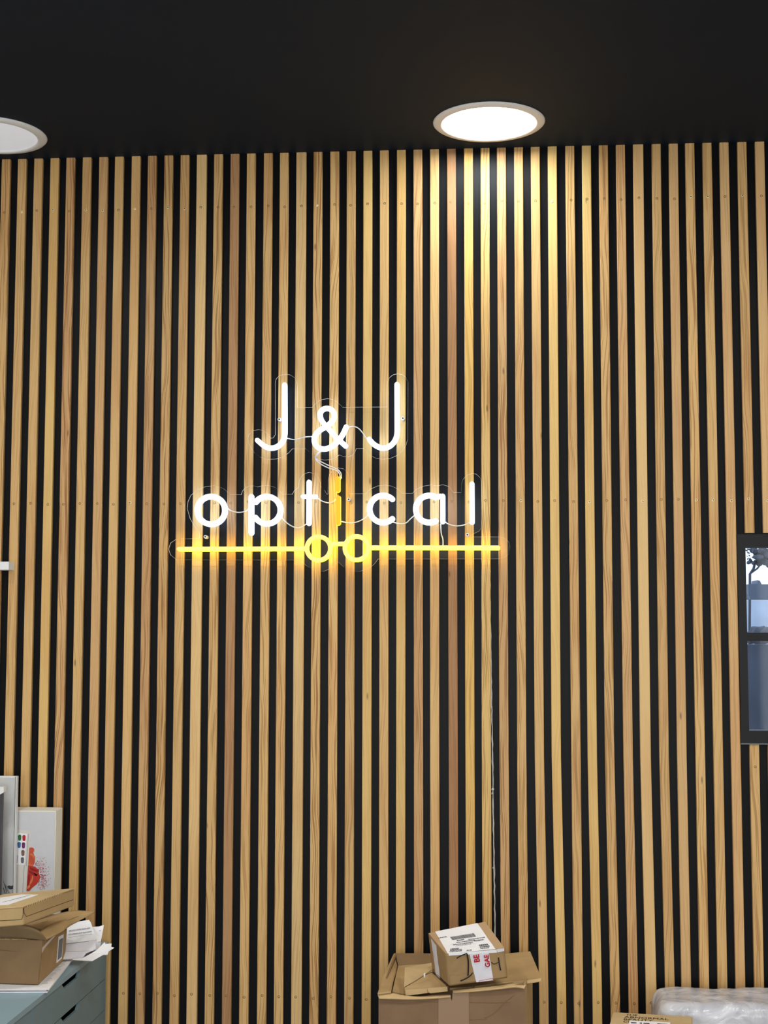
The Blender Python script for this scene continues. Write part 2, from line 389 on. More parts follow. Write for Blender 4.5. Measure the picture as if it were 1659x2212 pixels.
g = nt.nodes.new('ShaderNodeBsdfGlossy'); g.inputs['Roughness'].default_value = .02; fr = nt.nodes.new('ShaderNodeFresnel')
mx = nt.nodes.new('ShaderNodeMixShader'); nt.links.new(fr.outputs[0], mx.inputs[0]); nt.links.new(t.outputs[0], mx.inputs[1]); nt.links.new(g.outputs[0], mx.inputs[2]); nt.links.new(mx.outputs[0], out.inputs['Surface'])
box('pane', (ix0, .020, 1.5475), (ix1, .024, iz1), gl, win)
box('pane', (ix0, .020, iz0), (ix1, .024, 1.5262), gl, win)
bm = bmesh.new()
add_box(bm, (WX0, fy1, WZ0), (WX0+.012, y1, WZ1)); add_box(bm, (WX1-.012, fy1, WZ0), (WX1, y1, WZ1)); add_box(bm, (WX0, fy1, WZ0), (WX1, y1, WZ0+.012)); add_box(bm, (WX0, fy1, WZ1-.012), (WX1, y1, WZ1))
bm_obj('window_lining', bm, M['frame'], win)
bm = bmesh.new()
add_box(bm, (WX0, fy0-.0005, WZ0-.0032), (WX1, fy0+.01, WZ0-.0008))
bm_obj('window_sill', bm, plain('grey_sealant', (120, 132, 134), .6), win)

# guessed view added behind the panes, standing in for reflections in the glass
grey1 = plain('grey_foliage', (78, 86, 98), .8); bluegrey = plain('blue_grey_cladding', (108, 122, 142), .7, nscale=2, namt=.2)
YO = 3.0
def blobs(name, centres, mat, YO=3.0):
    bm = bmesh.new()
    for cx, cy, r in centres:
        p = PY(cx, cy, YO); rr = r/ (F_PX/(YO+3.761))
        bmesh.ops.create_icosphere(bm, subdivisions=3, radius=rr, matrix=Matrix.Translation(p+Vector((0, random.uniform(-.05, .05), 0))))
    for v in bm.verts:
        v.co += Vector((noise.noise(v.co*30), noise.noise(v.co*31+Vector((5, 0, 0))), noise.noise(v.co*29+Vector((0, 7, 0)))))*.012
    return bm_obj(name, bm, mat)
tr = empty('tree', PY(1625, 1300, YO)); tag(tr, 'grey tree crown outdoors showing through the upper window pane', 'tree')
cs = [(1640+random.uniform(-14, 30), 1200+random.uniform(-13, 18), random.uniform(4, 8)) for _ in range(34)] + [(1640+random.uniform(20, 150), 1185+random.uniform(-25, 25), random.uniform(6, 12)) for _ in range(60)] + [(1616+random.uniform(-4, 6), 1195+random.uniform(-8, 22), random.uniform(1.2, 3)) for _ in range(16)]
o = blobs('foliage', cs, grey1); o.parent = tr; o.matrix_parent_inverse = Matrix.Translation(-tr.location)
bm = bmesh.new(); tube(bm, px_path([(1632, 1210), (1628, 1228), (1620, 1240), (1619, 1390), (1619, 1700)], YO), .006); tube(bm, px_path([(1646, 1215), (1636, 1228), (1622, 1238)], YO), .004)
bm_obj('trunk', bm, grey1, tr)
tb = bmesh.new(); YA = 2.6
a0 = [PY(1616, 1262, YA), PY(1636, 1261, YA), PY(1637, 1253, YA), PY(1642, 1255, YA), PY(1645, 1262, YA), PY(1960, 1262, YA), PY(1960, 1295, YA), PY(1622, 1294, YA), PY(1617, 1284, YA)]
prism(tb, a0, (0, .15, 0)); aw = bm_obj('awning', tb, bluegrey); tag(aw, 'grey-blue flat band outdoors behind the upper window pane', 'awning')
pale = plain('pale_outdoor_panel', (196, 214, 240), .8, emit=None)
sb = bmesh.new(); prism(sb, [PY(1560, 1296, 3.6), PY(2050, 1296, 3.6), PY(2050, 1700, 3.6), PY(1560, 1700, 3.6)], (0, .1, 0))
tag(bm_obj('outdoor_wall', sb, plain('pale_blue_render', (190, 205, 225), .8, nscale=5, namt=.15)), 'pale blue outdoor wall showing in the middle of the upper pane', 'wall')
o = blobs('shrub', [(1640, 1372, 20), (1625, 1376, 13), (1655, 1374, 17)], grey1, 2.35); tag(o, 'dark rounded stand-in shrub at the foot of the upper pane', 'shrub')
o = box('reflection_wall', tuple(PY(1560, 1700, 2.0)), tuple(PY(2000, 1392, 2.1)), plain('slate_blue_reflection', (72, 84, 104), .7, nscale=6, namt=.25)); tag(o, 'slate blue wall standing in for the reflection filling the lower pane', 'wall')  # wall added in place of the plain grey-blue reflection
struct_g = box('ground', (-4, .6, -.3), (6, 12, -.05), plain('outdoor_paving', (150, 150, 150), .8)); struct_g['kind'] = 'structure'

# ------------------------------------------------------------------ downlights
def disc_ring(bm, c, prof, seg=64, mi=0):
    rings = [[bm.verts.new((c[0]+r*math.cos(2*math.pi*k/seg), c[1]+r*math.sin(2*math.pi*k/seg), c[2]+z)) for k in range(seg)] for r, z in prof]
    for A, B in zip(rings, rings[1:]):
        for k in range(seg):
            f = bm.faces.new((A[k], A[(k+1) % seg], B[(k+1) % seg], B[k])); f.material_index = mi; f.smooth = True
    return rings
def downlight(x, y, mat, label, R=.1415, ri=.117):
    t = empty('ceiling_downlight', (x, y, CEIL)); tag(t, label, 'ceiling light', 'round ceiling downlights')
    bm = bmesh.new(); disc_ring(bm, (x, y, CEIL), [(R-.002, 0), (R, -.002), (R-.003, -.005), (ri+.006, -.008), (ri, -.0065), (ri, -.001)])
    bm_obj('rim', bm, M['ring'] if mat is not M['lampoff'] else M['white'], t)
    bm = bmesh.new(); rr = disc_ring(bm, (x, y, CEIL), [(ri+.001, -.004), (ri*.9, -.0048), (ri*.5, -.0055)])
    bm.faces.new(rr[-1]); bm_obj('diffuser', bm, mat, t)
    return t
LX, LY = 0.0055, CAM.y+3.563
downlight(LX, LY, M['lamp'], 'bright lit round downlight set in the black ceiling above the slats')
downlight(LX-1.288, LY+.005, M['lampoff'], 'unlit white round downlight with added faint glow, cut off by the left edge of the photo')
for k, (x, y) in enumerate(((LX-1.288, -1.49), (LX, -1.49), (LX+1.288, -1.49), (LX-1.288, -2.78), (LX+1.288, -2.78))):
    downlight(x, y, M['roomlamp'], ('lit round downlight nearer the room than the unlit left one', 'lit round downlight further out in front of the bright one above the slats', 'lit round downlight in the ceiling out towards the right wall', 'lit round downlight in the ceiling beside the left wall behind the camera', 'lit round downlight in the ceiling beside the right wall behind the camera')[k])

# ------------------------------------------------------------------ neon sign
YT = -.036      # tube front plane
YP = -.024      # acrylic front plane
def neon(name, pix, wpx, mats, parent, closed=False, label=None, depth=.013):
    """LED neon flex: a rounded tube standing on the acrylic plate, swept along a path in the wall plane"""
    P = [PY(px, py, YT) for px, py in pix]; h = wpx/2*(3.725/F_PX)
    prof = [(-h, YP-.0002), (-h, YT+.004), (-h*.86, YT+.0015), (-h*.5, YT), (h*.5, YT), (h*.86, YT+.0015), (h, YT+.004), (h, YP-.0002)]
    n = len(P); sec = []
    for i, p in enumerate(P):
        if closed: d = P[(i+1) % n]-P[i-1]
        else: d = P[min(n-1, i+1)]-P[max(0, i-1)]
        d.y = 0; d.normalize(); sec.append((p, d, Vector((d.z, 0, -d.x)), 1.0))
    if not closed:      # rounded ends
        p, d, s, _ = sec[0]; pre = [(p-d*h*math.sin(a), d, s, math.cos(a)) for a in (1.45, 1.1, .75, .4)]
        p, d, s, _ = sec[-1]; post = [(p+d*h*math.sin(a), d, s, math.cos(a)) for a in (.4, .75, 1.1, 1.45)]
        sec = pre+sec+post
    bm = bmesh.new(); rings = []
    for p, d, s, k in sec: rings.append([bm.verts.new(Vector((p.x, y, p.z))+s*(x*k)) for x, y in prof])
    nr = len(rings); m_ = len(prof)
    for i in range(nr if closed else nr-1):
        A, B = rings[i], rings[(i+1) % nr]
        for k in range(m_):
            f = bm.faces.new((A[k], A[(k+1) % m_], B[(k+1) % m_], B[k]))
            f.material_index = 0 if 1 <= k <= 5 else 1; f.smooth = True
    if not closed: bm.faces.new(rings[0]).material_index = 1; bm.faces.new(rings[-1]).material_index = 1
    o = bm_obj(name, bm, mats, parent)
    if label: o['label'] = label
    return o
def arc(cx, cy, r, a0, a1, n=40):
    return [(cx+r*math.cos(math.radians(a0+(a1-a0)*i/n)), cy-r*math.sin(math.radians(a0+(a1-a0)*i/n))) for i in range(n+1)]
def dense(a, b, n=14): return [(a[0]+(b[0]-a[0])*i/n, a[1]+(b[1]-a[1])*i/n) for i in range(n+1)]
z3 = lambda *pts: [(520+x/4.366, 790+y/4.366) for x, y in pts]
z1 = lambda *pts: [(380+x/4.1475, 980+y/4.1475) for x, y in pts]
z2 = lambda *pts: [(700+x/3.95, 980+y/3.95) for x, y in pts]
zA = lambda *pts: [(340+x/2.074, 780+y/2.074) for x, y in pts]
def plate(name, pix, parent):
    bm = bmesh.new(); prism(bm, [PY(px, py, YP) for px, py in pix], (0, .004, 0), 0, 1)
    return bm_obj(name, bm, [M['acr'], M['acre']], parent, recalc=True)
def cord(pix, parent, r=.0014, y=YP-.004, name='cord'):
    bm = bmesh.new(); c = catmull(pix, 8)
    P = [PY(a, b, y+.003*math.sin(i*.5)) for i, (a, b) in enumerate(c)]
    tube(bm, P, r, 8); return bm_obj(name, bm, M['wire'], parent)
def standoff(px, py, parent):
    p = PY(px, py, YP)
    bm = bmesh.new()
    for (r, y), (r2, yy) in (((.0045, YP-.0035), (.0045, 0.011 if False else 0.0)),):
        tube(bm, [(p.x, YP-.0035, p.z), (p.x, -.0002, p.z)], .0045, 16)
    tube(bm, [(p.x, YP-.0040, p.z), (p.x, YP-.0034, p.z)], .0020, 12, 1)
    return bm_obj('standoff_screw', bm, [M['white'], M['dark']], parent)

W = [M['neon_w'], M['neon_ws']]; Yw = [M['neon_y'], M['neon_ys']]; Am = [M['neon_a'], M['neon_ys']]
sg = empty('neon_sign', PY(705, 985, YP)); tag(sg, 'white neon sign reading J&J on its own clear acrylic backing', 'neon sign')
out1 = z3((325, 650), (325, 155), (333, 125), (355, 100), (390, 85), (430, 79), (470, 87), (505, 110), (525, 145), (532, 190), (532, 392), (675, 392), (700, 362), (735, 332), (775, 316), (820, 310), (865, 317), (905, 338), (938, 368), (960, 390), (1380, 388), (1387, 150), (1402, 112), (1435, 85), (1478, 75), (1520, 82), (1555, 108), (1578, 155), (1575, 690), (1558, 750), (1525, 800), (1470, 848), (1405, 875), (1340, 882), (1270, 870), (1210, 838), (1165, 780), (1090, 780), (1075, 818), (1045, 848), (1005, 860), (965, 855), (930, 840), (890, 868), (840, 885), (790, 889), (740, 880), (690, 855), (645, 810), (612, 782), (487, 782), (450, 822), (400, 856), (330, 880), (255, 882), (185, 862), (130, 822), (88, 762), (66, 700), (78, 648), (112, 615), (165, 601), (210, 610), (245, 635), (280, 683), (305, 680))
plate('acrylic_backing', out1, sg)
J1 = dense(*z3((411, 180), (413, 590)), 16) + catmull(z3((413, 600), (410, 655), (392, 708), (355, 750), (305, 772), (255, 770), (205, 745), (155, 702)), 6)[1:]
neon('neon_letter', J1, 11, W, sg)
J2 = dense(*z3((1472, 175), (1474, 610)), 16) + catmull(z3((1474, 620), (1466, 670), (1440, 722), (1398, 758), (1345, 773), (1295, 762), (1248, 732), (1212, 692)), 6)[1:]
neon('neon_letter', J2, 11, W, sg)
amp = catmull(z3((992, 575), (962, 640), (920, 700), (868, 750), (805, 780), (745, 776), (702, 742), (690, 692), (708, 640), (750, 600), (805, 568), (852, 528), (878, 480), (872, 432), (842, 406), (808, 398), (768, 412), (746, 448), (754, 500), (790, 553), (840, 608), (915, 688), (985, 752)), 7)
neon('neon_ampersand', amp, 11, W, sg)
cord(z3((440, 685), (500, 696), (560, 686), (610, 672), (668, 668)), sg)
cord(z3((1012, 582), (1060, 572), (1110, 590), (1155, 640), (1180, 680), (1210, 700)), sg)
for p in z3((365, 507), (1530, 497)): standoff(*p, sg)

sg2 = empty('neon_sign', PY(733, 1210, YP)); tag(sg2, 'wide neon sign reading optical over yellow glasses on a clear acrylic backing', 'neon sign')
out2 = zA((50, 842), (58, 815), (85, 797), (187, 795), (189, 768), (165, 738), (146, 705), (133, 660), (136, 630), (150, 600), (180, 577), (215, 562), (255, 558), (295, 570), (325, 597)) + z1((585, 366), (595, 335), (620, 305), (660, 288), (700, 288), (728, 298), (770, 287), (830, 285), (885, 300), (930, 335), (955, 363), (1042, 363), (1060, 330), (1098, 302), (1106, 240), (1128, 198), (1160, 175), (1195, 166), (1235, 178), (1270, 205), (1290, 250), (1302, 300), (1330, 325), (1350, 362), (1362, 362), (1364, 240), (1375, 185), (1405, 148), (1455, 128), (1500, 135), (1535, 165), (1552, 210), (1555, 360)) + z2((215, 341), (352, 341), (400, 300), (455, 275), (520, 267), (580, 277), (635, 305), (668, 338), (752, 338), (790, 302), (850, 276), (915, 265), (965, 274), (1015, 264), (1065, 280), (1105, 332), (1170, 331), (1173, 260), (1185, 220), (1215, 185), (1260, 168), (1300, 174), (1332, 205), (1345, 250), (1343, 620), (1325, 660), (1262, 688), (1262, 710), (1500, 710), (1545, 722), (1578, 755), (1588, 800), (1578, 850), (1545, 885), (1490, 897), (460, 899), (430, 940), (385, 978), (300, 1005), (225, 997), (165, 965), (122, 925)) + z1((1448, 972), (1400, 1022), (1320, 1055), (1240, 1042), (1170, 1005), (1115, 952), (0, 950)) + zA((85, 890), (58, 868))
plate('acrylic_backing', out2, sg2)
neon('neon_letter', arc(454.9, 1102, 30.0, 0, 354, 60), 12, W, sg2, closed=True)
neon('neon_letter', dense(*z1((672, 385), (672, 708)), 12), 12, W, sg2, label='straight stem of the letter p')
neon('neon_letter', arc(575.5, 1101.5, 29.5, 143, -147, 50), 12, W, sg2, label='round bowl of the letter p')
neon('neon_letter', dense(*z1((1190, 255), (1188, 622)), 12), 11, W, sg2, label='stem of the letter t')
neon('neon_letter', dense(*z1((1135, 382), (1250, 382)), 6), 9, W, sg2, label='crossbar of the letter t')
neon('neon_letter', dense(*z1((1450, 222), (1450, 325)), 8), 10, Am, sg2, label='amber dot of the letter i')
neon('neon_letter', dense(*z1((1453, 395), (1453, 620)), 10), 10.5, Am, sg2, label='amber stem of the letter i')
cpx, cpy = 700+502/3.95, 980+470/3.95
neon('neon_letter', arc(cpx, cpy, 29.2, 47, 313, 50), 12, W, sg2)
apx, apy = 700+897/3.95, 980+470/3.95
neon('neon_letter', arc(apx, apy, 29.2, 62, 298, 50), 12, W, sg2, label='round bowl of the letter a')
neon('neon_letter', [(apx+29.2*math.cos(math.radians(62)), apy-29.2*math.sin(math.radians(62))), (apx+24, apy-27.5)], 11, W, sg2, label='shoulder of the letter a')
neon('neon_letter', dense(*z2((1012, 362), (1012, 578)), 10), 11, W, sg2, label='stem of the letter a')
neon('neon_letter', dense(*z2((1262, 258), (1264, 582)), 12), 11, W, sg2)
g = 'yellow neon arm of the glasses'
neon('neon_glasses_arm', dense((386, 1185.7), (661, 1185.0), 30), 10, Yw, sg2, label=g)
neon('neon_glasses_arm', dense((799, 1182.8), (1076, 1183.2), 30), 10, Yw, sg2, label=g)
neon('neon_glasses_rim', arc(687.6, 1184.3, 25.4, 0, 354, 60), 9.5, Yw, sg2, closed=True, label='round yellow neon rim')
neon('neon_glasses_rim', arc(769.8, 1183.7, 25.4, 0, 354, 60), 9.5, Yw, sg2, closed=True, label='round yellow neon rim')
neon('neon_glasses_bridge', [(714, 1175.5), (728, 1174.5), (743, 1174.2)], 9, Yw, sg2, label='yellow neon bridge')
box('connector', tuple(PY(728.6, 1070, YP-.008)), tuple(PY(732.2, 1064.5, YP-.001)), plain('brown_connector', (120, 60, 20), .5), sg2)
for c in (z1((455, 472), (490, 508), (560, 526), (620, 516), (648, 497)), z1((940, 562), (985, 612), (1040, 650), (1100, 664), (1168, 632)), z1((1262, 392), (1310, 425), (1370, 440), (1418, 422), (1440, 392)),
          z2((140, 577), (200, 588), (270, 585), (330, 560), (372, 525)), z2((590, 585), (650, 598), (700, 590), (735, 558), (772, 525)), z2((1030, 578), (1060, 600), (1120, 616), (1180, 612), (1228, 595), (1250, 582)),
          z2((995, 600), (1000, 680), (1014, 730), (1015, 780))):
    cord(c, sg2)
for p in z1((265, 745), (1548, 410)) + z2((1223, 692)): standoff(*p, sg2)
# cord that hangs from the upper sign and feeds the lower one
lk = empty('link_cord', PY(700, 1000, YP)); tag(lk, 'pale twin cord linking the J&J sign to the letter i below', 'cord')
cord(z3((770, 800), (718, 835), (706, 880), (750, 925), (830, 965), (895, 985), (932, 1020), (942, 1070)), lk, .0014, YP-.006, 'strand')
cord(z3((765, 806), (724, 840), (714, 878), (770, 912), (850, 950), (912, 978), (945, 1015), (950, 1060)), lk, .0014, YP-.004, 'strand')
# ragged filler / lead running down beside a slat
bm = bmesh.new(); pts = []
rz = random.Random(5)
for k in range(75):
    t = k/74; py = 1203+t*(2110-1203); px = 1057.2+(1071-1057.2)*t+rz.uniform(-.6, .6)
    pts.append(PY(px, py, .004))
tube(bm, pts, lambda t: .0014+.0012*abs(math.sin(t*61))*abs(math.sin(t*23)), 7)
for px, py, r in ((1064.5, 1705, .004), (1064, 1714, .0035), (1058.5, 1235, .0028), (1059, 1300, .0025), (1066, 1875, .003)):
    bmesh.ops.create_icosphere(bm, subdivisions=1, radius=r, matrix=Matrix.Translation(PY(px, py, .004)))
tag(bm_obj('power_cord', bm, M['plaster']), 'ragged whitish cord running down a slat edge from the glasses sign to the parcel', 'cord')

# ------------------------------------------------------------------ white rail at left edge
a = PY(19, 1213, -.045); b = PY(19, 1231, -.045)
rail = box('plastic_rail', (XL+.02, -.045, b.z), (a.x, 0, a.z), M['white'], None, .001); tag(rail, 'white plastic rail end fixed across the slats at the left edge', 'rail')

# ------------------------------------------------------------------ drawer cabinet
CX, CT = -.985, .751
cab = empty('drawer_cabinet', (CX, -.33, 0)); tag(cab, 'grey-green drawer cabinet under the cardboard boxes at lower left', 'cabinet')
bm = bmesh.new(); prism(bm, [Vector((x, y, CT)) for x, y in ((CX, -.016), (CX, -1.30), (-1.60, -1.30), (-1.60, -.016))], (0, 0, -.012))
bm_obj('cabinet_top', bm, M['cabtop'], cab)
bm = bmesh.new()
for ya, yb in ((-.022, -.030), (-.632, -.657), (-1.262, -1.29)): add_box(bm, (-1.58, yb, .03), (CX-.004, ya, CT-.012))
add_box(bm, (-1.59, -1.29, .03), (-1.575, -.022, CT-.012)); add_box(bm, (-1.58, -1.29, .03), (CX-.03, -.022, .05))
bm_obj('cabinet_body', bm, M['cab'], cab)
box('cabinet_inner_shade', (CX-.03, -1.262, .05), (CX-.0095, -.030, CT-.012), plain('black_interior_shade', (8, 8, 8), .9, .0), cab)  # black block put in to stand for shade behind the drawer cutouts
for ya, yb in ((-.0305, -.6315), (-.6575, -1.2615)):
    cy = (ya+yb)/2+ (.0); zt = CT-.0145
    for h in (.074, .076, .076, .152, .152, .152):
        zb = zt-h; c = -.339 if ya > -.1 else cy
        poly = [(ya, zb), (ya, zt), (c+.075, zt), (c+.055, zt-.014), (c-.055, zt-.014), (c-.075, zt), (yb, zt), (yb, zb)]
        bm = bmesh.new(); prism(bm, [Vector((CX-.003, y, z)) for y, z in poly], (-.006, 0, 0))
        bmesh.ops.recalc_face_normals(bm, faces=bm.faces)
        bm_obj('drawer', bm, M['cab'], cab); zt = zb-.002

# papers
def paper_stack(name, corners, n, label, cat='papers', mats=('paper', 'paper2'), dz=.0012, jit=.004, group=None):
    """corners: pixel corners on a given height; a slab of loose sheets"""
    root = None; r_ = random.Random(len(label))
    base = corners[0].z
    root = empty(name, corners[0]); tag(root, label, cat, group)
    for k in range(n):
        d = Vector((r_.uniform(-jit, jit), r_.uniform(-jit, jit), 0)) if k else Vector((0, 0, 0))
        pts = [p+d+Vector((0, 0, dz*k*1.6)) for p in corners]
        sheet('sheet', pts, dz, M[mats[k % len(mats)]], root, (0, 0, 1))
    return root
c5 = lambda x, y: (x/6.38, 1900+y/6.38)
def Z5(x, y, z): return PZ(*c5(x, y), z)
def Y5(x, y, yy): return PY(*c5(x, y), yy)
# big stack under the open box: front edge (0,1560)..(655,1555), right edge to (1010,1110)
P0 = [Z5(-250, 1562, CT+.001), Z5(655, 1556, CT+.001), Z5(1000, 1112, CT+.001), Z5(500, 1000, CT+.001), Z5(-250, 1000, CT+.001)]
for p in P0: p.z = CT+.0006
# keep sheets on the cabinet top, in front of the wall
for p in P0: p.y = min(p.y, -.03)
paper_stack('paper_stack', P0, 3, 'flat stack of white and pinkish papers under the open cardboard box', mats=('paper', 'pinkp', 'paper'), dz=.002, jit=.004)
zt = CT+.0006+.0032*3
pr = bmesh.new()
for k in range(16):
    t = k/16; x0 = 575+t*320; y0_ = 1430-t*335
    a = Z5(x0, y0_, zt+.0004); b = Z5(x0+ (55 if k % 3 else 80), y0_-2, zt+.0004)
    d = Vector((0, .0022, 0)); prism(pr, [a, b, b+d, a+d], (0, 0, .0003))
o = bm_obj('printed_lines', pr, M['inkl'], bpy.data.objects['paper_stack'])

# ------------------------------------------------------------------ open cardboard box on the papers
zb = zt+.0012
bx = empty('open_cardboard_box', (-1.15, -.43, zb)); tag(bx, 'open brown cardboard box with raised flaps on the grey cabinet', 'box')
FRB = Z5(530, 1443, zb); yF = FRB.y
FRT = Y5(588, 838, yF-.004); BRB = Z5(895, 1092, zb); yB = BRB.y; BRT = Y5(922, 690, yB)
FLB = Vector((-1.42, yF+.01, zb)); FLT = Vector((-1.425, yF+.006, FRT.z)); BLB = Vector((-1.42, yB, zb)); BLT = Vector((-1.425, yB, BRT.z))
th = .003
def panel(name, pts, nrm, mat, parent, label=None, t=th):
    o = sheet(name, pts, t, mat, parent, nrm)
    if label: o['label'] = label
    return o
panel('box_panel', [FLB, FRB, FRT, FLT], (0, 1, 0), M['card_d'], bx)
fi = Vector((0, .0032, 0))
panel('box_panel', [FRB+fi, BRB-fi, BRT-fi, FRT+fi], (-1, 0, 0), M['card_b'], bx)
panel('box_panel', [BLB, BRB, BRT, BLT], (0, -1, 0), M['card_d'], bx)
panel('box_panel', [FLB+fi, BLB-fi, BLT-fi, FLT+fi], (1, 0, 0), M['card_d'], bx)
panel('box_base', [FLB, FRB, BRB, BLB], (0, 0, 1), M['card_d'], bx)
panel('box_flap', [BLT, BRT-fi*0, BRT+Vector((-.006, .004, .035)), BLT+Vector((.006, .004, .035))], (0, -1, 0), M['card_d'], bx)  # dark flap added to stand for the shaded opening under the mailer
# tuck line on the front
ln = bmesh.new()
tube(ln, [Y5(-30, 968, yF-.0015), Y5(180, 990, yF-.0015), Y5(510, 1004, yF-.0015), Y5(555, 965, yF-.0015)], .0007, 6)
tube(ln, [Y5(583, 870, yF-.0012), Y5(575, 960, yF-.0012), Y5(548, 1060, yF-.0012), Y5(535, 1430, yF-.0012)], .0007, 6)
bm_obj('fold_line', ln, M['card_d'], bx)
# shredded top edge
ln = bmesh.new()
for k in range(26):
    x = -10+k*22; p = Y5(x, 822+random.uniform(-6, 6), yF-.001)
    a_, b_2 = random.uniform(.001, .003), random.uniform(.0006, .0016)
    prism(ln, [p+Vector((-a_, 0, -b_2)), p+Vector((a_*.7, 0, -b_2*.6)), p+Vector((a_*.9, 0, b_2)), p+Vector((0, 0, b_2*1.4)), p+Vector((-a_*.8, 0, b_2*.8))], (0, .001, 0))
bm_obj('torn_edge', ln, M['card_l'], bx)
# tape and window label on the right side
def onquad(a, b, c, d, u, v):      # a->b is u, a->d is v
    return (a*(1-u)+b*u)*(1-v)+(d*(1-u)+c*u)*v
def q_patch(name, quad, u0, v0, u1, v1, nrm, mat, parent, t=.0006, lift=.0004):
    n = Vector(nrm); pts = [onquad(*quad, u, v)+n*lift for u, v in ((u0, v0), (u1, v0), (u1, v1), (u0, v1))]
    return sheet(name, pts, t, mat, parent, n)
side = (FRB, BRB, BRT, FRT)
n_side = (BRB-FRB).cross(FRT-FRB).normalized()
if n_side.x < 0: n_side = -n_side
q_patch('shipping_label', side, .64, .13, .85, .90, n_side, M['paper'], bx)
q_patch('label_print', side, .665, .20, .825, .80, n_side, plain('grey_print', (120, 122, 128), .7, nscale=400, namt=.35), bx, .0004, .0012)
sheet('tape_strip', [onquad(*side, u, v)+n_side*.0005 for u, v in ((.0, .72), (.12, .80), (.55, 1.0), (.40, 1.0), (.0, .84))], .0005, M['tape'], bx, n_side)
# flaps: curved sheets
def curved(name, top, bottom, mat, parent, thick=.003, n=14):
    """strip between two pixel/point polylines of equal length"""
    A = catmull([tuple(p) for p in top], n); B = catmull([tuple(p) for p in bottom], n)
    bm = bmesh.new(); rows_ = []
    for a, b in zip(A, B):
        a, b = Vector(a), Vector(b); rows_.append([bm.verts.new(a.lerp(b, k/5)) for k in range(6)])
    for R0, R1 in zip(rows_, rows_[1:]):
        for k in range(5): bm.faces.new((R0[k], R0[k+1], R1[k+1], R1[k]))
    bmesh.ops.recalc_face_normals(bm, faces=bm.faces)
    bmesh.ops.solidify(bm, geom=bm.faces[:], thickness=thick)
    return bm_obj(name, bm, mat, parent, smooth=True)
curved('box_flap', [Y5(-200, 560, yF-.035), Y5(0, 592, yF-.035), Y5(220, 625, yF-.032), Y5(420, 672, yF-.026), Y5(560, 745, yF-.015), Y5(632, 828, yF-.003)],
       [Y5(-200, 812, yF-.001), Y5(0, 812, yF-.001), Y5(220, 816, yF-.001), Y5(400, 826, yF-.001), Y5(520, 838, yF-.001), Y5(600, 842, yF)], M['card_d'], bx)
curved('box_flap', [Y5(548, 722, yF+.03), Y5(640, 640, yF+.09), Y5(830, 570, yF+.15), Y5(1050, 490, yF+.22), Y5(1305, 445, yF+.27)],
       [Y5(630, 825, yF+.002), Y5(760, 762, yF+.06), Y5(880, 700, yF+.12), Y5(1000, 620, yF+.20), Y5(1250, 485, yF+.26)], M['card'], bx)
curved('box_flap', [Y5(360, 612, yF+.14), Y5(600, 535, yF+.19), Y5(850, 455, yF+.24), Y5(1060, 425, yF+.27), Y5(1306, 438, yF+.28)],
       [Y5(590, 695, yF+.06), Y5(700, 630, yF+.11), Y5(880, 572, yF+.16), Y5(1060, 500, yF+.22), Y5(1300, 450, yF+.275)], M['card'], bx)
# dark inside floor of the opening is the box itself; a short strip of pale tape on the flap
sheet('tape_strip', [Y5(570, 592, yF+.115), Y5(645, 570, yF+.12), Y5(665, 575, yF+.12), Y5(640, 595, yF+.112)], .0008, M['card_l'], bx, (0, -.6, .8))

# ------------------------------------------------------------------ flat mailer box on top
mb = empty('flat_mailer_box', (-1.1, -.48, .88)); tag(mb, 'flat brown mailer box with shipping label lying on top of the open box', 'box')
yA, yC = -.60, -.37
t1 = Y5(325, 382, yA); t2 = Y5(1030, 130, yC); b1 = Y5(328, 628, yA+.002); b2 = Y5(1022, 378, yC+.002)
t0 = Vector((-1.33, yA-.035, t1.z+.002)); b0 = Vector((-1.33, yA-.033, b1.z+.002))
t3 = Y5(60, 214, yC-.01); t4 = Vector((-1.36, yC-.12, t3.z-.004))
t2 = Z5(1030, 130, t1.z); t3 = Z5(60, 214, t1.z); t4 = Z5(-260, 300, t1.z); t0 = Z5(-260, 425, t1.z)
b2 = Vector((t2.x, t2.y, b1.z-(0.0)))
b0 = Vector((t0.x, t0.y, b1.z)); b3 = Vector((t3.x, t3.y, b1.z)); b4 = Vector((t4.x, t4.y, b1.z))
for v_ in (b0, b1, b2, b3, b4): pass
def solid(name, tops, bots, mat, parent, bev=.002):
    bm = bmesh.new(); A = [bm.verts.new(p) for p in tops]; B = [bm.verts.new(p) for p in bots]; n = len(A)
    bm.faces.new(A); bm.faces.new(B[::-1])
    for i in range(n): bm.faces.new((A[i], A[(i+1) % n], B[(i+1) % n], B[i]))
    bmesh.ops.recalc_face_normals(bm, faces=bm.faces)
    if bev: bmesh.ops.bevel(bm, geom=bm.edges[:], offset=bev, segments=2, affect='EDGES')
    return bm_obj(name, bm, mat, parent)
solid('box_body', [t0, t1, t2, t3, t4], [b0, b1, b2, b3, b4], M['card'], mb)
up = Vector((0, 0, 1))
solid('box_lid', [p+up*.0022 for p in (t0, t1, t2, t3, t4)], [p+up*.0002 for p in (t0, t1, t2, t3, t4)], M['cardtop'], mb, .0005)
sheet('shipping_label', [Z5(-60, 275, t1.z+.0024), Z5(0, 252, t1.z+.0024), Z5(300, 208, t1.z+.0024), Z5(530, 210, t1.z+.0024), Z5(110, 350, t1.z+.0024), Z5(-60, 358, t1.z+.0024)], .0006, M['paper'], mb, (0, 0, 1))
pr = bmesh.new()
for k in range(9):
    x = 30+k*34; a = Z5(x, 315-k*9, t1.z+.0034); b = Z5(x+120, 285-k*9, t1.z+.0034); d = Vector((0, .003, 0)); prism(pr, [a, b, b+d, a+d], (0, 0, .0002))
bm_obj('label_print', pr, M['inkl'], mb)
ln = bmesh.new()
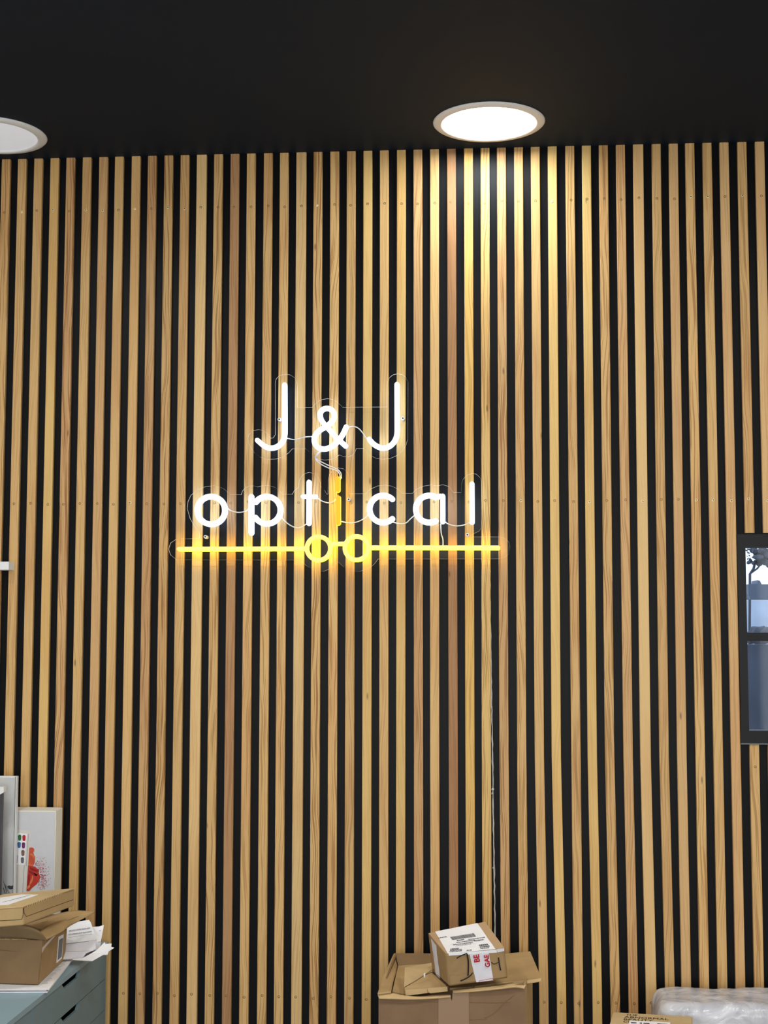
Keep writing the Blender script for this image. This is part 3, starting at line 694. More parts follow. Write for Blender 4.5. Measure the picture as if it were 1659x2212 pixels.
rq_ = (b1, b2, t2, t1); fq_ = (b0, b1, t1, t0)
nr_ = (b2-b1).cross(t1-b1).normalized(); nr_ = nr_ if nr_.x > 0 else -nr_
nq_ = (b1-b0).cross(t0-b0).normalized(); nq_ = nq_ if nq_.y < 0 else -nq_
tube(ln, [onquad(*rq_, u, v)+nr_*.0002 for u, v in ((.004, .95), (.006, .66), (.05, .43), (.5, .42), (.97, .40))], .0005, 6)
tube(ln, [onquad(*fq_, u, v)+nq_*.0002 for u, v in ((.3, .36), (.8, .33), (.955, .34), (.985, .55), (.992, .95))], .0005, 6)
bm_obj('fold_line', ln, M['dark'], mb)
ln = bmesh.new()      # perforated edge of the lid
for k in range(30):
    t = k/30; p = t1.lerp(t2, t)
    if .05 < t < .75: add_box(ln, p+Vector((-.0006, -.0008, -.0025)), p+Vector((.0010, .0012, .0026)))
bm_obj('perforated_edge', ln, M['card_l'], mb)

# ------------------------------------------------------------------ envelopes and receipts right of the box
def leaf(name, pix_y, mat, parent=None, t=.0012, bulge=.0):
    pts = [Y5(x, y, yy) for x, y, yy in pix_y]
    return pts
def env(label, pts, t, mat, prints=(), group='letters and receipts piled beside the open box', cat='papers', name='envelope'):
    c = sum(pts, Vector())/len(pts)
    n = Vector((0, 0, 0))
    for i in range(len(pts)): n += (pts[i]-c).cross(pts[(i+1) % len(pts)]-c)
    n.normalize()
    if n.dot(CAM-c) < 0: n = -n
    root = empty(name, c); tag(root, label, cat, group)
    sheet('sheet', [p-n*t for p in pts], t, M[mat], root, n)
    if prints:
        pb = bmesh.new()
        for (x0, y0_, x1, y1_, w_) in prints:
            # project print endpoints on the plane
            def onp(x, y):
                d = ray(*c5(x, y)); k = (c-CAM).dot(n)/d.dot(n); return CAM+d*k
            a, b, e = onp(x0, y0_), onp(x1, y1_), onp(x0, y0_+w_)-onp(x0, y0_)
            prism(pb, [a+n*.0003, b+n*.0003, b+e+n*.0003, a+e+n*.0003], n*.0003)
        bm_obj('printed_lines', pb, M['inkl'], root)
    return root
rp = random.Random(11)
def dash(x0, x1, y, w_, slope=-.1, step=16):
    o = []; x = x0
    while x < x1-6:
        l = rp.uniform(8, step); o.append((x, y+slope*(x-x0), x+l, y+slope*(x-x0+l), w_)); x += l+rp.uniform(3, 7)
    return o
env('upright white receipt with printed rows, front of the letter pile', [Y5(850, 700, -.20), Y5(1090, 575, -.185), Y5(1225, 556, -.180), Y5(1252, 590, -.182), Y5(1330, 820, -.22), Y5(1315, 835, -.225), Y5(850, 885, -.235)], .0025, 'paper',
    dash(950, 1240, 700, 14, -.13)+dash(945, 1265, 752, 12, -.13)+[(940, 800, 1270, 748, 3)])
env('white folded letter showing a dark edge below the front receipt', [Y5(850, 890, -.238), Y5(1318, 838, -.228), Y5(1320, 950, -.25), Y5(1265, 985, -.256), Y5(850, 985, -.262)], .003, 'paper2', [(860, 893, 1315, 842, 5)])
env('cream padded envelope standing behind the receipts, corner raised', [Y5(1100, 660, -.165), Y5(1280, 652, -.16), Y5(1370, 645, -.155), Y5(1432, 625, -.15), Y5(1400, 800, -.175), Y5(1378, 930, -.20), Y5(1340, 972, -.205), Y5(1100, 975, -.215)], .004, 'paper',
    dash(1370, 1400, 700, 8)+dash(1355, 1385, 860, 8))
env('white letter lying flat under the receipts', [Y5(850, 992, -.268), Y5(1250, 985, -.262), Y5(1190, 1010, -.268), Y5(1130, 1085, -.282), Y5(1000, 1088, -.285), Y5(850, 1095, -.29)], .002, 'paper2')
env('crumpled white sheet sticking out over the cabinet corner', [Y5(1130, 1085, -.286), Y5(1270, 1010, -.262), Y5(1340, 965, -.25), Y5(1440, 862, -.225), Y5(1452, 885, -.228), Y5(1540, 882, -.222), Y5(1530, 925, -.232), Y5(1575, 938, -.232), Y5(1500, 985, -.245), Y5(1480, 1035, -.257), Y5(1425, 1035, -.262), Y5(1270, 1122, -.29), Y5(1000, 1104, -.30), Y5(1005, 1090, -.295)], .001, 'paper')
env('dark printed slip tucked under the crumpled sheet', [Y5(1165, 1055, -.278), Y5(1200, 1000, -.262), Y5(1310, 975, -.252), Y5(1280, 1045, -.268), Y5(1240, 1060, -.274)], .0008, 'ink')

# ------------------------------------------------------------------ picture panels
cz0 = CT+.0006
c4 = lambda x, y: (x/10.056, 1720+y/10.056)
cv = empty('canvas_picture', (-1.25, -.033, cz0)); tag(cv, 'thick white canvas picture with orange flower and lens swatches behind the boxes', 'picture')
top = PY(135, 1744, -.012); fxr = PY(121, 1752, -.055); 
solid('canvas', [Vector((-1.55, -.055, fxr.z)), Vector((fxr.x, -.055, fxr.z)), Vector((top.x, -.012, top.z)), Vector((-1.55, -.012, top.z))],
      [Vector((-1.55, -.055, cz0)), Vector((fxr.x-.002, -.055, cz0)), Vector((top.x, -.012, cz0)), Vector((-1.55, -.012, cz0))], M['canvas_e'], cv, .0012)
box('picture_print', (-1.548, -.0562, cz0+.002), (fxr.x-.002, -.0550, fxr.z-.002), M['canvas'], cv)
def C4(x, y, lift=0): return PY(*c4(x, y), -.0563-lift)
def flat(name, pts, mat, lift, parent=cv, th_=.0004):
    return sheet(name, [C4(x, y, lift) for x, y in pts], th_, mat, parent, (0, -1, 0))
flat('printed_card', [(250, 705), (660, 750), (570, 2100), (250, 2100)], plain('cream_print', (226, 222, 214), .7), .0)
flat('printed_card', [(250, 792), (585, 815), (530, 1490), (250, 1478)], M['paper'], .0005)
flat('printed_line', [(524, 1500), (532, 1500), (498, 2090), (490, 2090)], M['inkl'], .0005)
def lens(cx, cy, w_=38, h_=66): 
    return [(cx+w_*math.copysign(abs(math.cos(a))**.7, math.cos(a))*(1.0 if math.sin(a) < 0 else .9), cy+h_*math.copysign(abs(math.sin(a))**.7, math.sin(a))) for a in [2*math.pi*k/20 for k in range(20)]]
for nme, cx, cy, rgb in (('green', 428, 900, (46, 120, 66)), ('red', 522, 908, (190, 36, 50)), ('blue', 416, 1058, (58, 110, 160)), ('purple', 510, 1068, (112, 46, 110)), ('brown', 498, 1232, (128, 100, 84)), ('grey', 487, 1390, (112, 108, 114))):
    o = flat('lens_swatch', lens(cx, cy), swatch(nme+'_swatch', rgb), .001); o['label'] = nme+' lens swatch'
pb = bmesh.new()
for k in range(22):
    y = 822+k*32; x = 618-k*2.2
    prism(pb, [C4(x-6, y, .0006), C4(x+6, y, .0006), C4(x+5, y+24, .0006), C4(x-7, y+24, .0006)], (0, -.0003, 0))
for k in range(6):
    y = 1285+k*28; x = 383-k*2; prism(pb, [C4(x-8, y, .0011), C4(x+7, y, .0011), C4(x+6, y+20, .0011), C4(x-8, y+20, .0011)], (0, -.0003, 0))
bm_obj('printed_lines', pb, M['inkl'], cv)
R1, R2, R3, R4 = (plain('coral_print', (214, 92, 62), .6, nscale=40, namt=.15), plain('scarlet_print', (196, 58, 44), .6, nscale=50, namt=.2), plain('crimson_print', (150, 34, 42), .6), plain('orange_print', (226, 128, 80), .6))
sm = lambda pts: catmull(pts, 4, True)
flat('flower_petal', [(637, 1118), (680, 1110), (722, 1120), (745, 1155), (742, 1195), (722, 1215), (740, 1280), (765, 1322), (758, 1390), (752, 1450), (722, 1505), (680, 1520), (614, 1505), (626, 1300)], R1, .0005)
flat('flower_petal', [(612, 1500), (700, 1515), (760, 1530), (850, 1608), (840, 1660), (875, 1762), (850, 1830), (800, 1905), (700, 1985), (638, 2058), (577, 2058), (590, 1800)], R2, .0008)
for pts, mt in (([(650, 1540), (700, 1560), (790, 1600), (840, 1640), (740, 1625), (680, 1600)], R3), ([(640, 1620), (720, 1650), (800, 1690), (815, 1720), (760, 1730), (700, 1690), (640, 1660)], R3), ([(700, 1720), (725, 1760), (700, 1860), (640, 1930), (660, 1850), (690, 1780)], R4), ([(625, 1700), (650, 1720), (640, 1850), (600, 1960), (605, 1800)], R3), ([(625, 1470), (690, 1490), (735, 1480), (700, 1510), (620, 1500)], R4), ([(650, 1260), (690, 1240), (740, 1300), (745, 1350), (700, 1300)], R4), ([(600, 1950), (640, 1930), (660, 1960), (620, 2000), (590, 2010)], R4), ([(730, 1660), (790, 1670), (812, 1700), (790, 1725), (750, 1700)], R1)):
    flat('petal_shade', sm(pts), mt, .0013)
pb = bmesh.new(); rq = random.Random(9)
for k in range(420):
    cx, cy = rq.gauss(905, 75), rq.gauss(1760, 165)
    if k % 6 == 0: cx, cy = rq.gauss(850, 60), rq.gauss(1500, 80)
    if cx < 770 or cx > 1110 or cy > 2030 or (cx < 870 and 1600 < cy < 1830): continue
    s_ = rq.uniform(3, 9); prism(pb, [C4(cx-s_, cy, .0005), C4(cx, cy-s_, .0005), C4(cx+s_, cy, .0005), C4(cx, cy+s_*1.2, .0005)], (0, -.0003, 0))
bm_obj('powder_specks', pb, plain('raspberry_print', (186, 70, 84), .7), cv)['kind'] = 'stuff'

pp = empty('photo_panel', (-1.3, -.08, cz0)); tag(pp, 'grey photo board with white edge standing in front of the canvas', 'picture')
tr_ = PY(36, 1677, -.085)
marble, nt, b_ = new_mat('grey_marbled_photo')
tc = nt.nodes.new('ShaderNodeTexCoord'); n_ = nt.nodes.new('ShaderNodeTexNoise'); n_.inputs['Scale'].default_value = 5; n_.inputs['Detail'].default_value = 6; n_.inputs['Distortion'].default_value = 1.0
r_ = nt.nodes.new('ShaderNodeValToRGB'); r_.color_ramp.elements[0].position = .25; r_.color_ramp.elements[1].position = .55
r_.color_ramp.elements[0].color = (*s2l((165, 165, 165)), 1); r_.color_ramp.elements[1].color = (*s2l((206, 207, 205)), 1)
nt.links.new(tc.outputs['Object'], n_.inputs['Vector']); nt.links.new(n_.outputs['Fac'], r_.inputs[0]); nt.links.new(r_.outputs[0], b_.inputs['Base Color'])
box('panel_board', (-1.6, -.085, cz0), (tr_.x, -.070, tr_.z), M['white'], pp)
box('panel_print', (-1.6, -.0860, cz0+.001), (tr_.x-.0045, -.085, tr_.z-.003), marble, pp)
box('panel_seam', (tr_.x-.0034, -.0858, cz0+.001), (tr_.x-.0024, -.085, tr_.z-.001), M['dark'], pp)
pb = bmesh.new()
for x0, y0_, x1, y1_, w_ in ((65, 1840, 190, 2120, 8), (90, 1900, 150, 2120, 12), (120, 1920, 215, 2120, 7), (65, 1990, 110, 2120, 14), (180, 2000, 260, 2040, 5)):
    a, b = PY(*c4(x0, y0_), -.0862), PY(*c4(x1, y1_), -.0862); d = Vector((w_/10.056*3.7/F_PX, 0, 0)); prism(pb, [a, b, b+d, a+d], (0, -.0003, 0))
prism(pb, [PY(*c4(x, y), -.0862) for x, y in sm([(160, 1960), (200, 1940), (250, 1950), (285, 1935), (285, 2000), (240, 2020), (190, 2010)])], (0, -.0003, 0))
bm_obj('photo_shadow_shapes', pb, M['ink'], pp)
st = empty('display_stand', (-1.26, -.13, cz0)); tag(st, 'dark upright post with white cap at the left edge, before the photo board', 'stand')
q = PY(7.0, 1712, -.13); q0 = PY(1.2, 1712, -.13)
box('post', (q0.x, -.14, cz0+.004), (q.x, -.125, q.z), M['post'], st)
box('stand_foot', (q0.x-.06, -.16, cz0), (q.x+.006, -.11, cz0+.004), M['post'], st)
capt = PY(8.2, 1700, -.142); capb = PY(8.2, 1711, -.142); capl = PY(1.2, 1716, -.142)
bm = bmesh.new(); prism(bm, [Vector((-1.33, -.142, capt.z)), Vector((capt.x, -.142, capt.z)), Vector((capb.x, -.142, capb.z)), Vector((capl.x, -.142, capl.z)), Vector((-1.33, -.142, capl.z))], (0, .02, 0))
bm_obj('stand_cap', bm, M['white'], st)
box('stand_back', (-1.33, -.138, cz0), (q0.x-.0005, -.132, capl.z), M['canvas'], st)

# ------------------------------------------------------------------ tall open carton, centre bottom
c7 = lambda x, y: (760+x/3.77, 2050+y/3.77)
def Y7(x, y, yy): return PY(*c7(x, y), yy)
ct = empty('tall_open_carton', (-.08, -.25, 0)); tag(ct, 'large open brown carton carrying a small taped parcel, bottom centre', 'box')
YFc, YBc = -.40, -.05
fl = Y7(218, 385, YFc); fr_ = Y7(1412, 292, YFc); fm = Y7(815, 345, YFc); bl = Y7(352, 36, YBc); br = Y7(1470, 120, YBc)
def down(p, dx=0): return Vector((p.x+dx, p.y, 0.0))
bm = bmesh.new()
prism(bm, [down(fl), Vector((Y7(808, 400, YFc).x, YFc, 0)), Y7(808, 400, YFc), Y7(800, 372, YFc), Y7(500, 392, YFc), fl], (0, .004, 0))
prism(bm, [Vector((Y7(812, 400, YFc).x, YFc, 0)), down(fr_), fr_, Y7(1380, 285, YFc), Y7(1150, 312, YFc), Y7(940, 335, YFc), Y7(822, 340, YFc), Y7(818, 425, YFc)], (0, .004, 0))
bm_obj('box_panel', bm, M['card_p'], ct)
fi = Vector((0, .0043, 0))
sheet('box_panel', [down(fr_)+fi, down(br)-fi, br-fi, fr_+fi], .004, M['card'], ct, (-1, 0, 0))  # lighter cardboard paints in the light this right side misses
sheet('box_panel', [down(fl)+fi, down(bl, .002)-fi, bl-fi, fl+fi], .004, M['card_d'], ct, (1, 0, 0))
sheet('box_panel', [down(bl), down(br), br, bl], .004, M['card_d'], ct, (0, -1, 0))
sheet('box_base', [down(fl), down(fr_), down(br), down(bl)], .004, M['card_d'], ct, (0, 0, 1))
tapec = plain('brown_parcel_tape', (154, 122, 90), .3, .5)
q1, q2 = Y7(705, 380, YFc-.0006), Y7(952, 330, YFc-.0006)
sheet('tape_strip', [Vector((q1.x, q1.y, .2)), Vector((q2.x, q2.y, .2)), q2, Y7(822, 343, YFc-.0006), Y7(815, 425, YFc-.0006), Y7(800, 376, YFc-.0006), q1], .0005, tapec, ct, (0, -1, 0))
ln = bmesh.new()
for P_ in ([(960, 432), (1150, 436), (1290, 432)], [(1320, 375), (1240, 440), (1160, 520), (1080, 560)], [(960, 575), (1100, 568)], [(228, 435), (400, 440), (600, 430), (700, 432)], [(228, 405), (500, 405), (795, 395)], [(840, 372), (1000, 350), (1200, 335), (1395, 330)]):
    tube(ln, [Y7(x, y, YFc-.0004) for x, y in catmull(P_, 6)], .0007, 6)
bm_obj('crease', ln, M['card_d'], ct)
# torn, folded-down front rim
curved('torn_rim', [Y7(213, 372, YFc-.004), Y7(330, 358, YFc+.01), Y7(430, 378, YFc+.005), Y7(600, 388, YFc), Y7(805, 374, YFc)],
       [Y7(222, 405, YFc-.008), Y7(330, 402, YFc-.008), Y7(430, 404, YFc-.008), Y7(600, 402, YFc-.006), Y7(806, 392, YFc-.004)], M['card_l'], ct, .003)
curved('torn_rim', [Y7(822, 335, YFc), Y7(1000, 318, YFc+.004), Y7(1180, 300, YFc+.006), Y7(1330, 282, YFc+.006), Y7(1418, 290, YFc)],
       [Y7(826, 352, YFc-.006), Y7(1000, 340, YFc-.007), Y7(1180, 322, YFc-.008), Y7(1330, 306, YFc-.008), Y7(1405, 325, YFc-.004)], M['card_l'], ct, .003)
# flaps. left one leans out, back one hidden, right one lies outwards
curved('box_flap', [Y7(350, 32, YBc+.01), Y7(300, 130, YBc-.1), Y7(250, 240, YBc-.22), Y7(210, 360, YFc-.008)],
       [Y7(376, 130, YBc-.03), Y7(362, 190, YBc-.12), Y7(340, 260, YBc-.22), Y7(320, 345, YFc+.006)], M['card'], ct, .004)
sheet('box_flap', [Y7(352, 34, YBc-.004), Y7(500, 34, YBc-.004), Y7(650, 36, YBc-.004), Y7(670, 120, YBc-.05), Y7(378, 132, YBc-.05)], .003, M['card_d'], ct, (0, .5, -.8))
sheet('box_flap', [Y7(378, 134, YBc-.052), Y7(655, 118, YBc-.052), Y7(660, 300, YFc+.1), Y7(425, 370, YFc+.04), Y7(330, 345, YFc+.03)], .003, M['card'], ct, (0, 0, -1))
rf_ = [Y7(1250, 38, -.055), Y7(1380, 38, -.06), Y7(1452, 18, -.065), Y7(1545, 240, -.30), Y7(1280, 275, -.33), Y7(1000, 305, -.36), Y7(800, 318, -.372), Y7(780, 270, -.3), Y7(900, 150, -.18)]
bm = bmesh.new(); prism(bm, rf_, (0, .001, -.005)); bm_obj('box_flap', bm, M['card'], ct)
curved('flap_edge', [Y7(1545, 236, -.302), Y7(1400, 258, -.318), Y7(1200, 276, -.335), Y7(1000, 302, -.362)],
       [Y7(1542, 266, -.306), Y7(1400, 284, -.322), Y7(1200, 300, -.338), Y7(1000, 326, -.366)], M['card_l'], ct, .002)
# small folded mailer inside the carton
sm_ = empty('small_folded_mailer', Y7(600, 380, -.34)); tag(sm_, 'small flat brown mailer tucked in the open carton, left of the parcel', 'box')
yM = -.385
bm = bmesh.new(); prism(bm, [Y7(428, 318, yM), Y7(445, 308, yM), Y7(640, 190, -.31), Y7(768, 300, yM), Y7(768, 345, yM), Y7(640, 355, yM), Y7(438, 382, yM)], (0, .010, 0))
bm_obj('mailer_body', bm, M['card'], sm_)
sheet('mailer_flap', [Y7(425, 312, yM+.015), Y7(432, 150, -.26), Y7(650, 112, -.22), Y7(670, 175, -.28), Y7(600, 205, -.30)], .002, M['cardtop'], sm_, (0, .4, -.9))
bm = bmesh.new(); prism(bm, [Y7(438, 332, yM-.003), Y7(610, 322, yM-.003), Y7(618, 358, yM-.003), Y7(440, 382, yM-.003)], (0, .002, 0)); prism(bm, [Y7(612, 320, yM-.005), Y7(778, 306, yM-.005), Y7(780, 345, yM-.005), Y7(640, 360, yM-.005), Y7(622, 350, yM-.005)], (0, .002, 0))
bm_obj('mailer_edge', bm, M['card_l'], sm_)
ln = bmesh.new(); tube(ln, [Y7(430, 310, yM+.002), Y7(520, 262, yM+.016), Y7(590, 215, yM+.03), Y7(640, 178, yM+.045), Y7(668, 168, yM+.06)], .0005, 6); tube(ln, [Y7(590, 215, yM+.03), Y7(650, 190, yM+.045), Y7(700, 215, yM+.02), Y7(785, 300, yM-.002)], .0005, 6)
bm_obj('fold_line', ln, M['dark'], sm_)
bm = bmesh.new(); bmesh.ops.create_icosphere(bm, subdivisions=2, radius=.0035, matrix=Matrix.Translation(Y7(592, 214, yM+.022)) @ Matrix.Diagonal((.6, .6, 1.6, 1))); bm_obj('torn_spot', bm, M['paper'], sm_)

# ------------------------------------------------------------------ taped parcel
pc = empty('taped_parcel', (-.04, -.35, .745)); tag(pc, 'small taped parcel with white shipping label resting on the open carton', 'parcel')
from mathutils import Euler
o3 = Vector((-.0951, -.42, .743)); dim = (.1398, .1398, .0806)
RM = Matrix.Rotation(.3147, 3, 'Z') @ Matrix.Rotation(-.1173, 3, 'Y') @ Matrix.Rotation(.1275, 3, 'X')
def rig(i, j, k): return o3+RM @ Vector((i*dim[0], j*dim[1], k*dim[2]))
c6 = lambda x, y: (900+x/7.54, 1970+y/7.54)
cor = {}
for key, pxl in {(0,0,1): (480,690), (1,0,1): (1435,598), (1,1,1): (1110,156), (0,1,1): (185,345), (0,0,0): (530,1212), (1,0,0): (1490,1075), (0,1,0): (255,965)}.items():
    cor[key] = PY(*c6(*pxl), rig(*key).y)
cor[(1,1,0)] = cor[(1,0,0)]+(cor[(0,1,0)]-cor[(0,0,0)])*.95
def bigrid(bm, quad, uv4, n, lift, off=None, nu=10, nv=10, crumple=0.0):
    g = []
    for i in range(nu+1):
        row = []
        for j in range(nv+1):
            a, b_ = i/nu, j/nv
            u = (uv4[0][0]*(1-a)+uv4[1][0]*a)*(1-b_)+(uv4[3][0]*(1-a)+uv4[2][0]*a)*b_
            v = (uv4[0][1]*(1-a)+uv4[1][1]*a)*(1-b_)+(uv4[3][1]*(1-a)+uv4[2][1]*a)*b_
            p = onquad(*quad, u, v)
            e = min(u, 1-u, v, 1-v)
            k = crumple*max(0, min(1, e*8))*noise.noise(p*60)
            row.append(bm.verts.new(p+n*(lift+k)))
        g.append(row)
    fs = [bm.faces.new((g[i][j], g[i+1][j], g[i+1][j+1], g[i][j+1])) for i in range(nu) for j in range(nv)]
    return fs
CRUM = .0012
UV = ((0, 0), (1, 0), (1, 1), (0, 1))
bm = bmesh.new()
for q in (((0,0,0),(1,0,0),(1,0,1),(0,0,1)), ((1,0,0),(1,1,0),(1,1,1),(1,0,1)), ((1,1,0),(0,1,0),(0,1,1),(1,1,1)), ((0,1,0),(0,0,0),(0,0,1),(0,1,1)), ((0,0,1),(1,0,1),(1,1,1),(0,1,1)), ((0,0,0),(0,1,0),(1,1,0),(1,0,0))):
    qd = tuple(cor[k] for k in q); nn_ = (qd[1]-qd[0]).cross(qd[3]-qd[0]).normalized()
    cc_ = sum(cor.values(), Vector())/8
    if nn_.dot(sum(qd, Vector())/4-cc_) < 0: nn_ = -nn_
    bigrid(bm, qd, UV, nn_, 0, nu=16, nv=16, crumple=CRUM)
bmesh.ops.remove_doubles(bm, verts=bm.verts, dist=1e-5)
bmesh.ops.recalc_face_normals(bm, faces=bm.faces)
cc_ = sum(cor.values(), Vector())/8
sharp = [e for e in bm.edges if len(e.link_faces) == 2 and e.calc_face_angle(0) > .7]
bmesh.ops.bevel(bm, geom=sharp, offset=.0022, segments=2, affect='EDGES')
bm_obj('parcel_body', bm, M['card_b'], pc, smooth=True)
front = (cor[(0,0,0)], cor[(1,0,0)], cor[(1,0,1)], cor[(0,0,1)])
topq = (cor[(0,0,1)], cor[(1,0,1)], cor[(1,1,1)], cor[(0,1,1)])
left = (cor[(0,1,0)], cor[(0,0,0)], cor[(0,0,1)], cor[(0,1,1)])
def qn(q):
    n = (q[1]-q[0]).cross(q[3]-q[0]).normalized(); c = sum(q, Vector())/4
    return n if n.dot(CAM-c) > 0 else -n
nf, ntp, nl = qn(front), qn(topq), qn(left)
def patch(name, quad, n, uvs, mat, t=.0005, lift=.0004, parent=pc):
    bm = bmesh.new(); bigrid(bm, quad, uvs, n, lift+t, nu=16, nv=12, crumple=CRUM)
    bmesh.ops.recalc_face_normals(bm, faces=bm.faces)
    bmesh.ops.solidify(bm, geom=bm.faces[:], thickness=t*.8)
    return bm_obj(name, bm, mat, parent)
patch('tape_strip', topq, ntp, ((.0, .02), (1, .02), (1, .98), (0, .98)), M['tape'], .0006, .0001)
patch('shipping_label', topq, ntp, ((.03, .0), (.84, .0), (.86, .98), (.12, .98)), M['paper'], .0006, .0009)
patch('shipping_label', front, nf, ((.04, .955), (.86, .90), (.86, 1.0), (.04, 1.02)), M['paper'], .0006, .0004)
patch('shipping_label', front, nf, ((.87, .90), (.985, .93), (.985, 1.02), (.86, 1.02)), M['paper2'], .0006, .0006)
patch('tape_strip', front, nf, ((.455, .01), (.745, .0), (.72, .93), (.39, .95)), M['paper2'], .0006, .0004)
patch('tape_strip', left, nl, ((.25, .0), (.48, .0), (.46, .92), (.18, .95)), M['paper2'], .0006, .0004)
patch('tape_strip', front, nf, ((.005, .35), (.36, .30), (.34, .9), (.01, .92)), plain('glossy_clear_tape', (170, 138, 96), .15, .6), .0003, .0002)
# bar code and small print
pb = bmesh.new(); rb = random.Random(4)
u = .27
while u < .68:
    w_ = rb.uniform(.003, .010); h0 = .50+.02*0
    prism(pb, [onquad(*topq, a, b)+ntp*.0028 for a, b in ((u, h0), (u+w_, h0), (u+w_, h0+.13), (u, h0+.13))], ntp*.0002); u += w_+rb.uniform(.004, .012)
for v, u0, u1, hh in ((.44, .33, .46, .030), (.37, .30, .62, .022), (.30, .22, .55, .02), (.42, .52, .78, .02), (.34, .60, .76, .03), (.25, .25, .5, .012), (.13, .12, .27, .03), (.08, .10, .30, .03), (.03, .07, .26, .022), (.15, .62, .76, .04), (.09, .61, .75, .03), (.04, .60, .72, .02), (.66, .08, .2, .02), (.02, .36, .44, .02)):
    x = u0
    while x < u1:
        l = rb.uniform(.008, .03)
        prism(pb, [onquad(*topq, a, b)+ntp*.0028 for a, b in ((x, v), (x+l, v), (x+l, v+hh), (x, v+hh))], ntp*.0002); x += l+.008
bm_obj('label_print', pb, M['ink'], pc)
pb = bmesh.new()
def stroke(bm_, quad, n, uv, wu, mi=0, lift=.0024):
    P_ = [onquad(*quad, a, b)+n*lift for a, b in catmull(uv, 5)]
    for a, b in zip(P_, P_[1:]):
        d = (b-a).normalized().cross(n).normalized()*wu
        prism(bm_, [a+d, b+d, b-d, a-d], n*.0002)
stroke(pb, front, nf, [(.165, .855), (.24, .92), (.345, .98)], .0012)
stroke(pb, front, nf, [(.345, .97), (.355, .75), (.345, .50), (.325, .26)], .0016)
stroke(pb, front, nf, [(.19, .13), (.28, .18), (.36, .25), (.41, .34)], .0013)
bm_obj('handwritten_mark', pb, M['marker'], pc); pb = bmesh.new()
stroke(pb, front, nf, [(.745, .62), (.76, .56), (.80, .54), (.86, .58)], .0008)
stroke(pb, front, nf, [(.872, .74), (.872, .60), (.875, .45), (.885, .30)], .0014)
bm_obj('handwritten_mark', pb, M['marker'], pc)
# text helper
def text_mesh(s, size=1.0, bold=0.0):
    cu = bpy.data.curves.new('txt', 'FONT'); cu.body = s; cu.size = size; cu.offset = bold
    to = bpy.data.objects.new('txt', cu); COL.objects.link(to)
    bpy.context.view_layer.update()
    me = bpy.data.meshes.new_from_object(to.evaluated_get(bpy.context.evaluated_depsgraph_get()))
    bpy.data.objects.remove(to); return me
def text_on(name, s, origin, xd, yd, mat, parent, bold=.02, n=None):
    """text mapped so that 1 unit of text x/y goes along world vectors xd / yd from origin"""
    me = text_mesh(s, 1.0, bold)
    for v in me.vertices: v.co = Vector(origin)+Vector(xd)*v.co.x+Vector(yd)*v.co.y
    bm = bmesh.new(); bm.from_mesh(me); me2 = bpy.data.meshes.new(name)
    if n is not None:
        bmesh.ops.solidify(bm, geom=bm.faces[:], thickness=.0003)
    bm.to_mesh(me2); bm.free()
    if parent: me2.transform(Matrix.Translation(-parent.location))
    return link(name, me2, mat, parent)
def ftext(s, u0, v0, u1, v1, hu, hv):
    """text baseline from (u0,v0) towards (u1,v1) on the parcel front; glyph height towards (hu,hv)"""
    O = onquad(*front, u0, v0)+nf*.0026
    text_on('tape_lettering', s, O, onquad(*front, u1, v1)-onquad(*front, u0, v0), onquad(*front, hu, hv)-onquad(*front, u0, v0), M['red'], pc, .03, nf)
ftext('BE', .548, .66, .545, .90, .415, .645)
ftext('GAE', .712, .46, .709, .68, .600, .455)
pb = bmesh.new()
stroke(pb, front, nf, [(.50, .015), (.505, .055)], .0004); stroke(pb, front, nf, [(.505, .055), (.735, .075)], .0004); stroke(pb, front, nf, [(.735, .075), (.738, .02)], .0004)
bm_obj('tape_box_mark', pb, M['red'], pc)

# ------------------------------------------------------------------ bench (just under the frame) with box and wrapped parcel
BT = .46
bn = empty('low_bench', (.9, -.3, 0)); tag(bn, 'low pale bench below the frame carrying the wrapped parcel', 'bench')
box('bench_top', (.20, -.62, BT-.03), (1.6, -.03, BT), M['white'], bn, .002)
for x in (.24, 1.52):
    for y in (-.58, -.10): box('leg', (x, y, 0), (x+.04, y+.04, BT-.03), M['white'], bn)
# plastic wrapped parcel
wp = empty('wrapped_parcel', (.8, -.14, BT)); tag(wp, 'long parcel wrapped in crinkled whitish plastic film, bottom right', 'parcel')
bm = bmesh.new(); NX, NY, NZ = 90, 22, 26
X0, X1, Y0_, Y1_, Z0, Z1 = PY(1420, 2165, -.2).x, 1.35, -.235, -.035, BT+.001, .672
import itertools
bmesh.ops.create_grid(bm, x_segments=1, y_segments=1, size=.1); bm.clear()
def sup(u, v):      # superellipsoid-ish brick
    pass
def facegrid(o_, a_, b_, na, nb):
    g = [[bm.verts.new(o_+a_*(i/na)+b_*(j/nb)) for j in range(nb+1)] for i in range(na+1)]
    for i in range(na):
        for j in range(nb): bm.faces.new((g[i][j], g[i+1][j], g[i+1][j+1], g[i][j+1]))
A = Vector((X1-X0, 0, 0)); B = Vector((0, Y1_-Y0_, 0)); Cc = Vector((0, 0, Z1-Z0)); O = Vector((X0, Y0_, Z0))
facegrid(O, A, Cc, NX, NZ); facegrid(O+B, A, Cc, NX, NZ); facegrid(O+Cc, A, B, NX, NY); facegrid(O, A, B, NX, NY); facegrid(O, B, Cc, NY, NZ); facegrid(O+A, B, Cc, NY, NZ)
bmesh.ops.remove_doubles(bm, verts=bm.verts, dist=1e-5)
R_ = .035
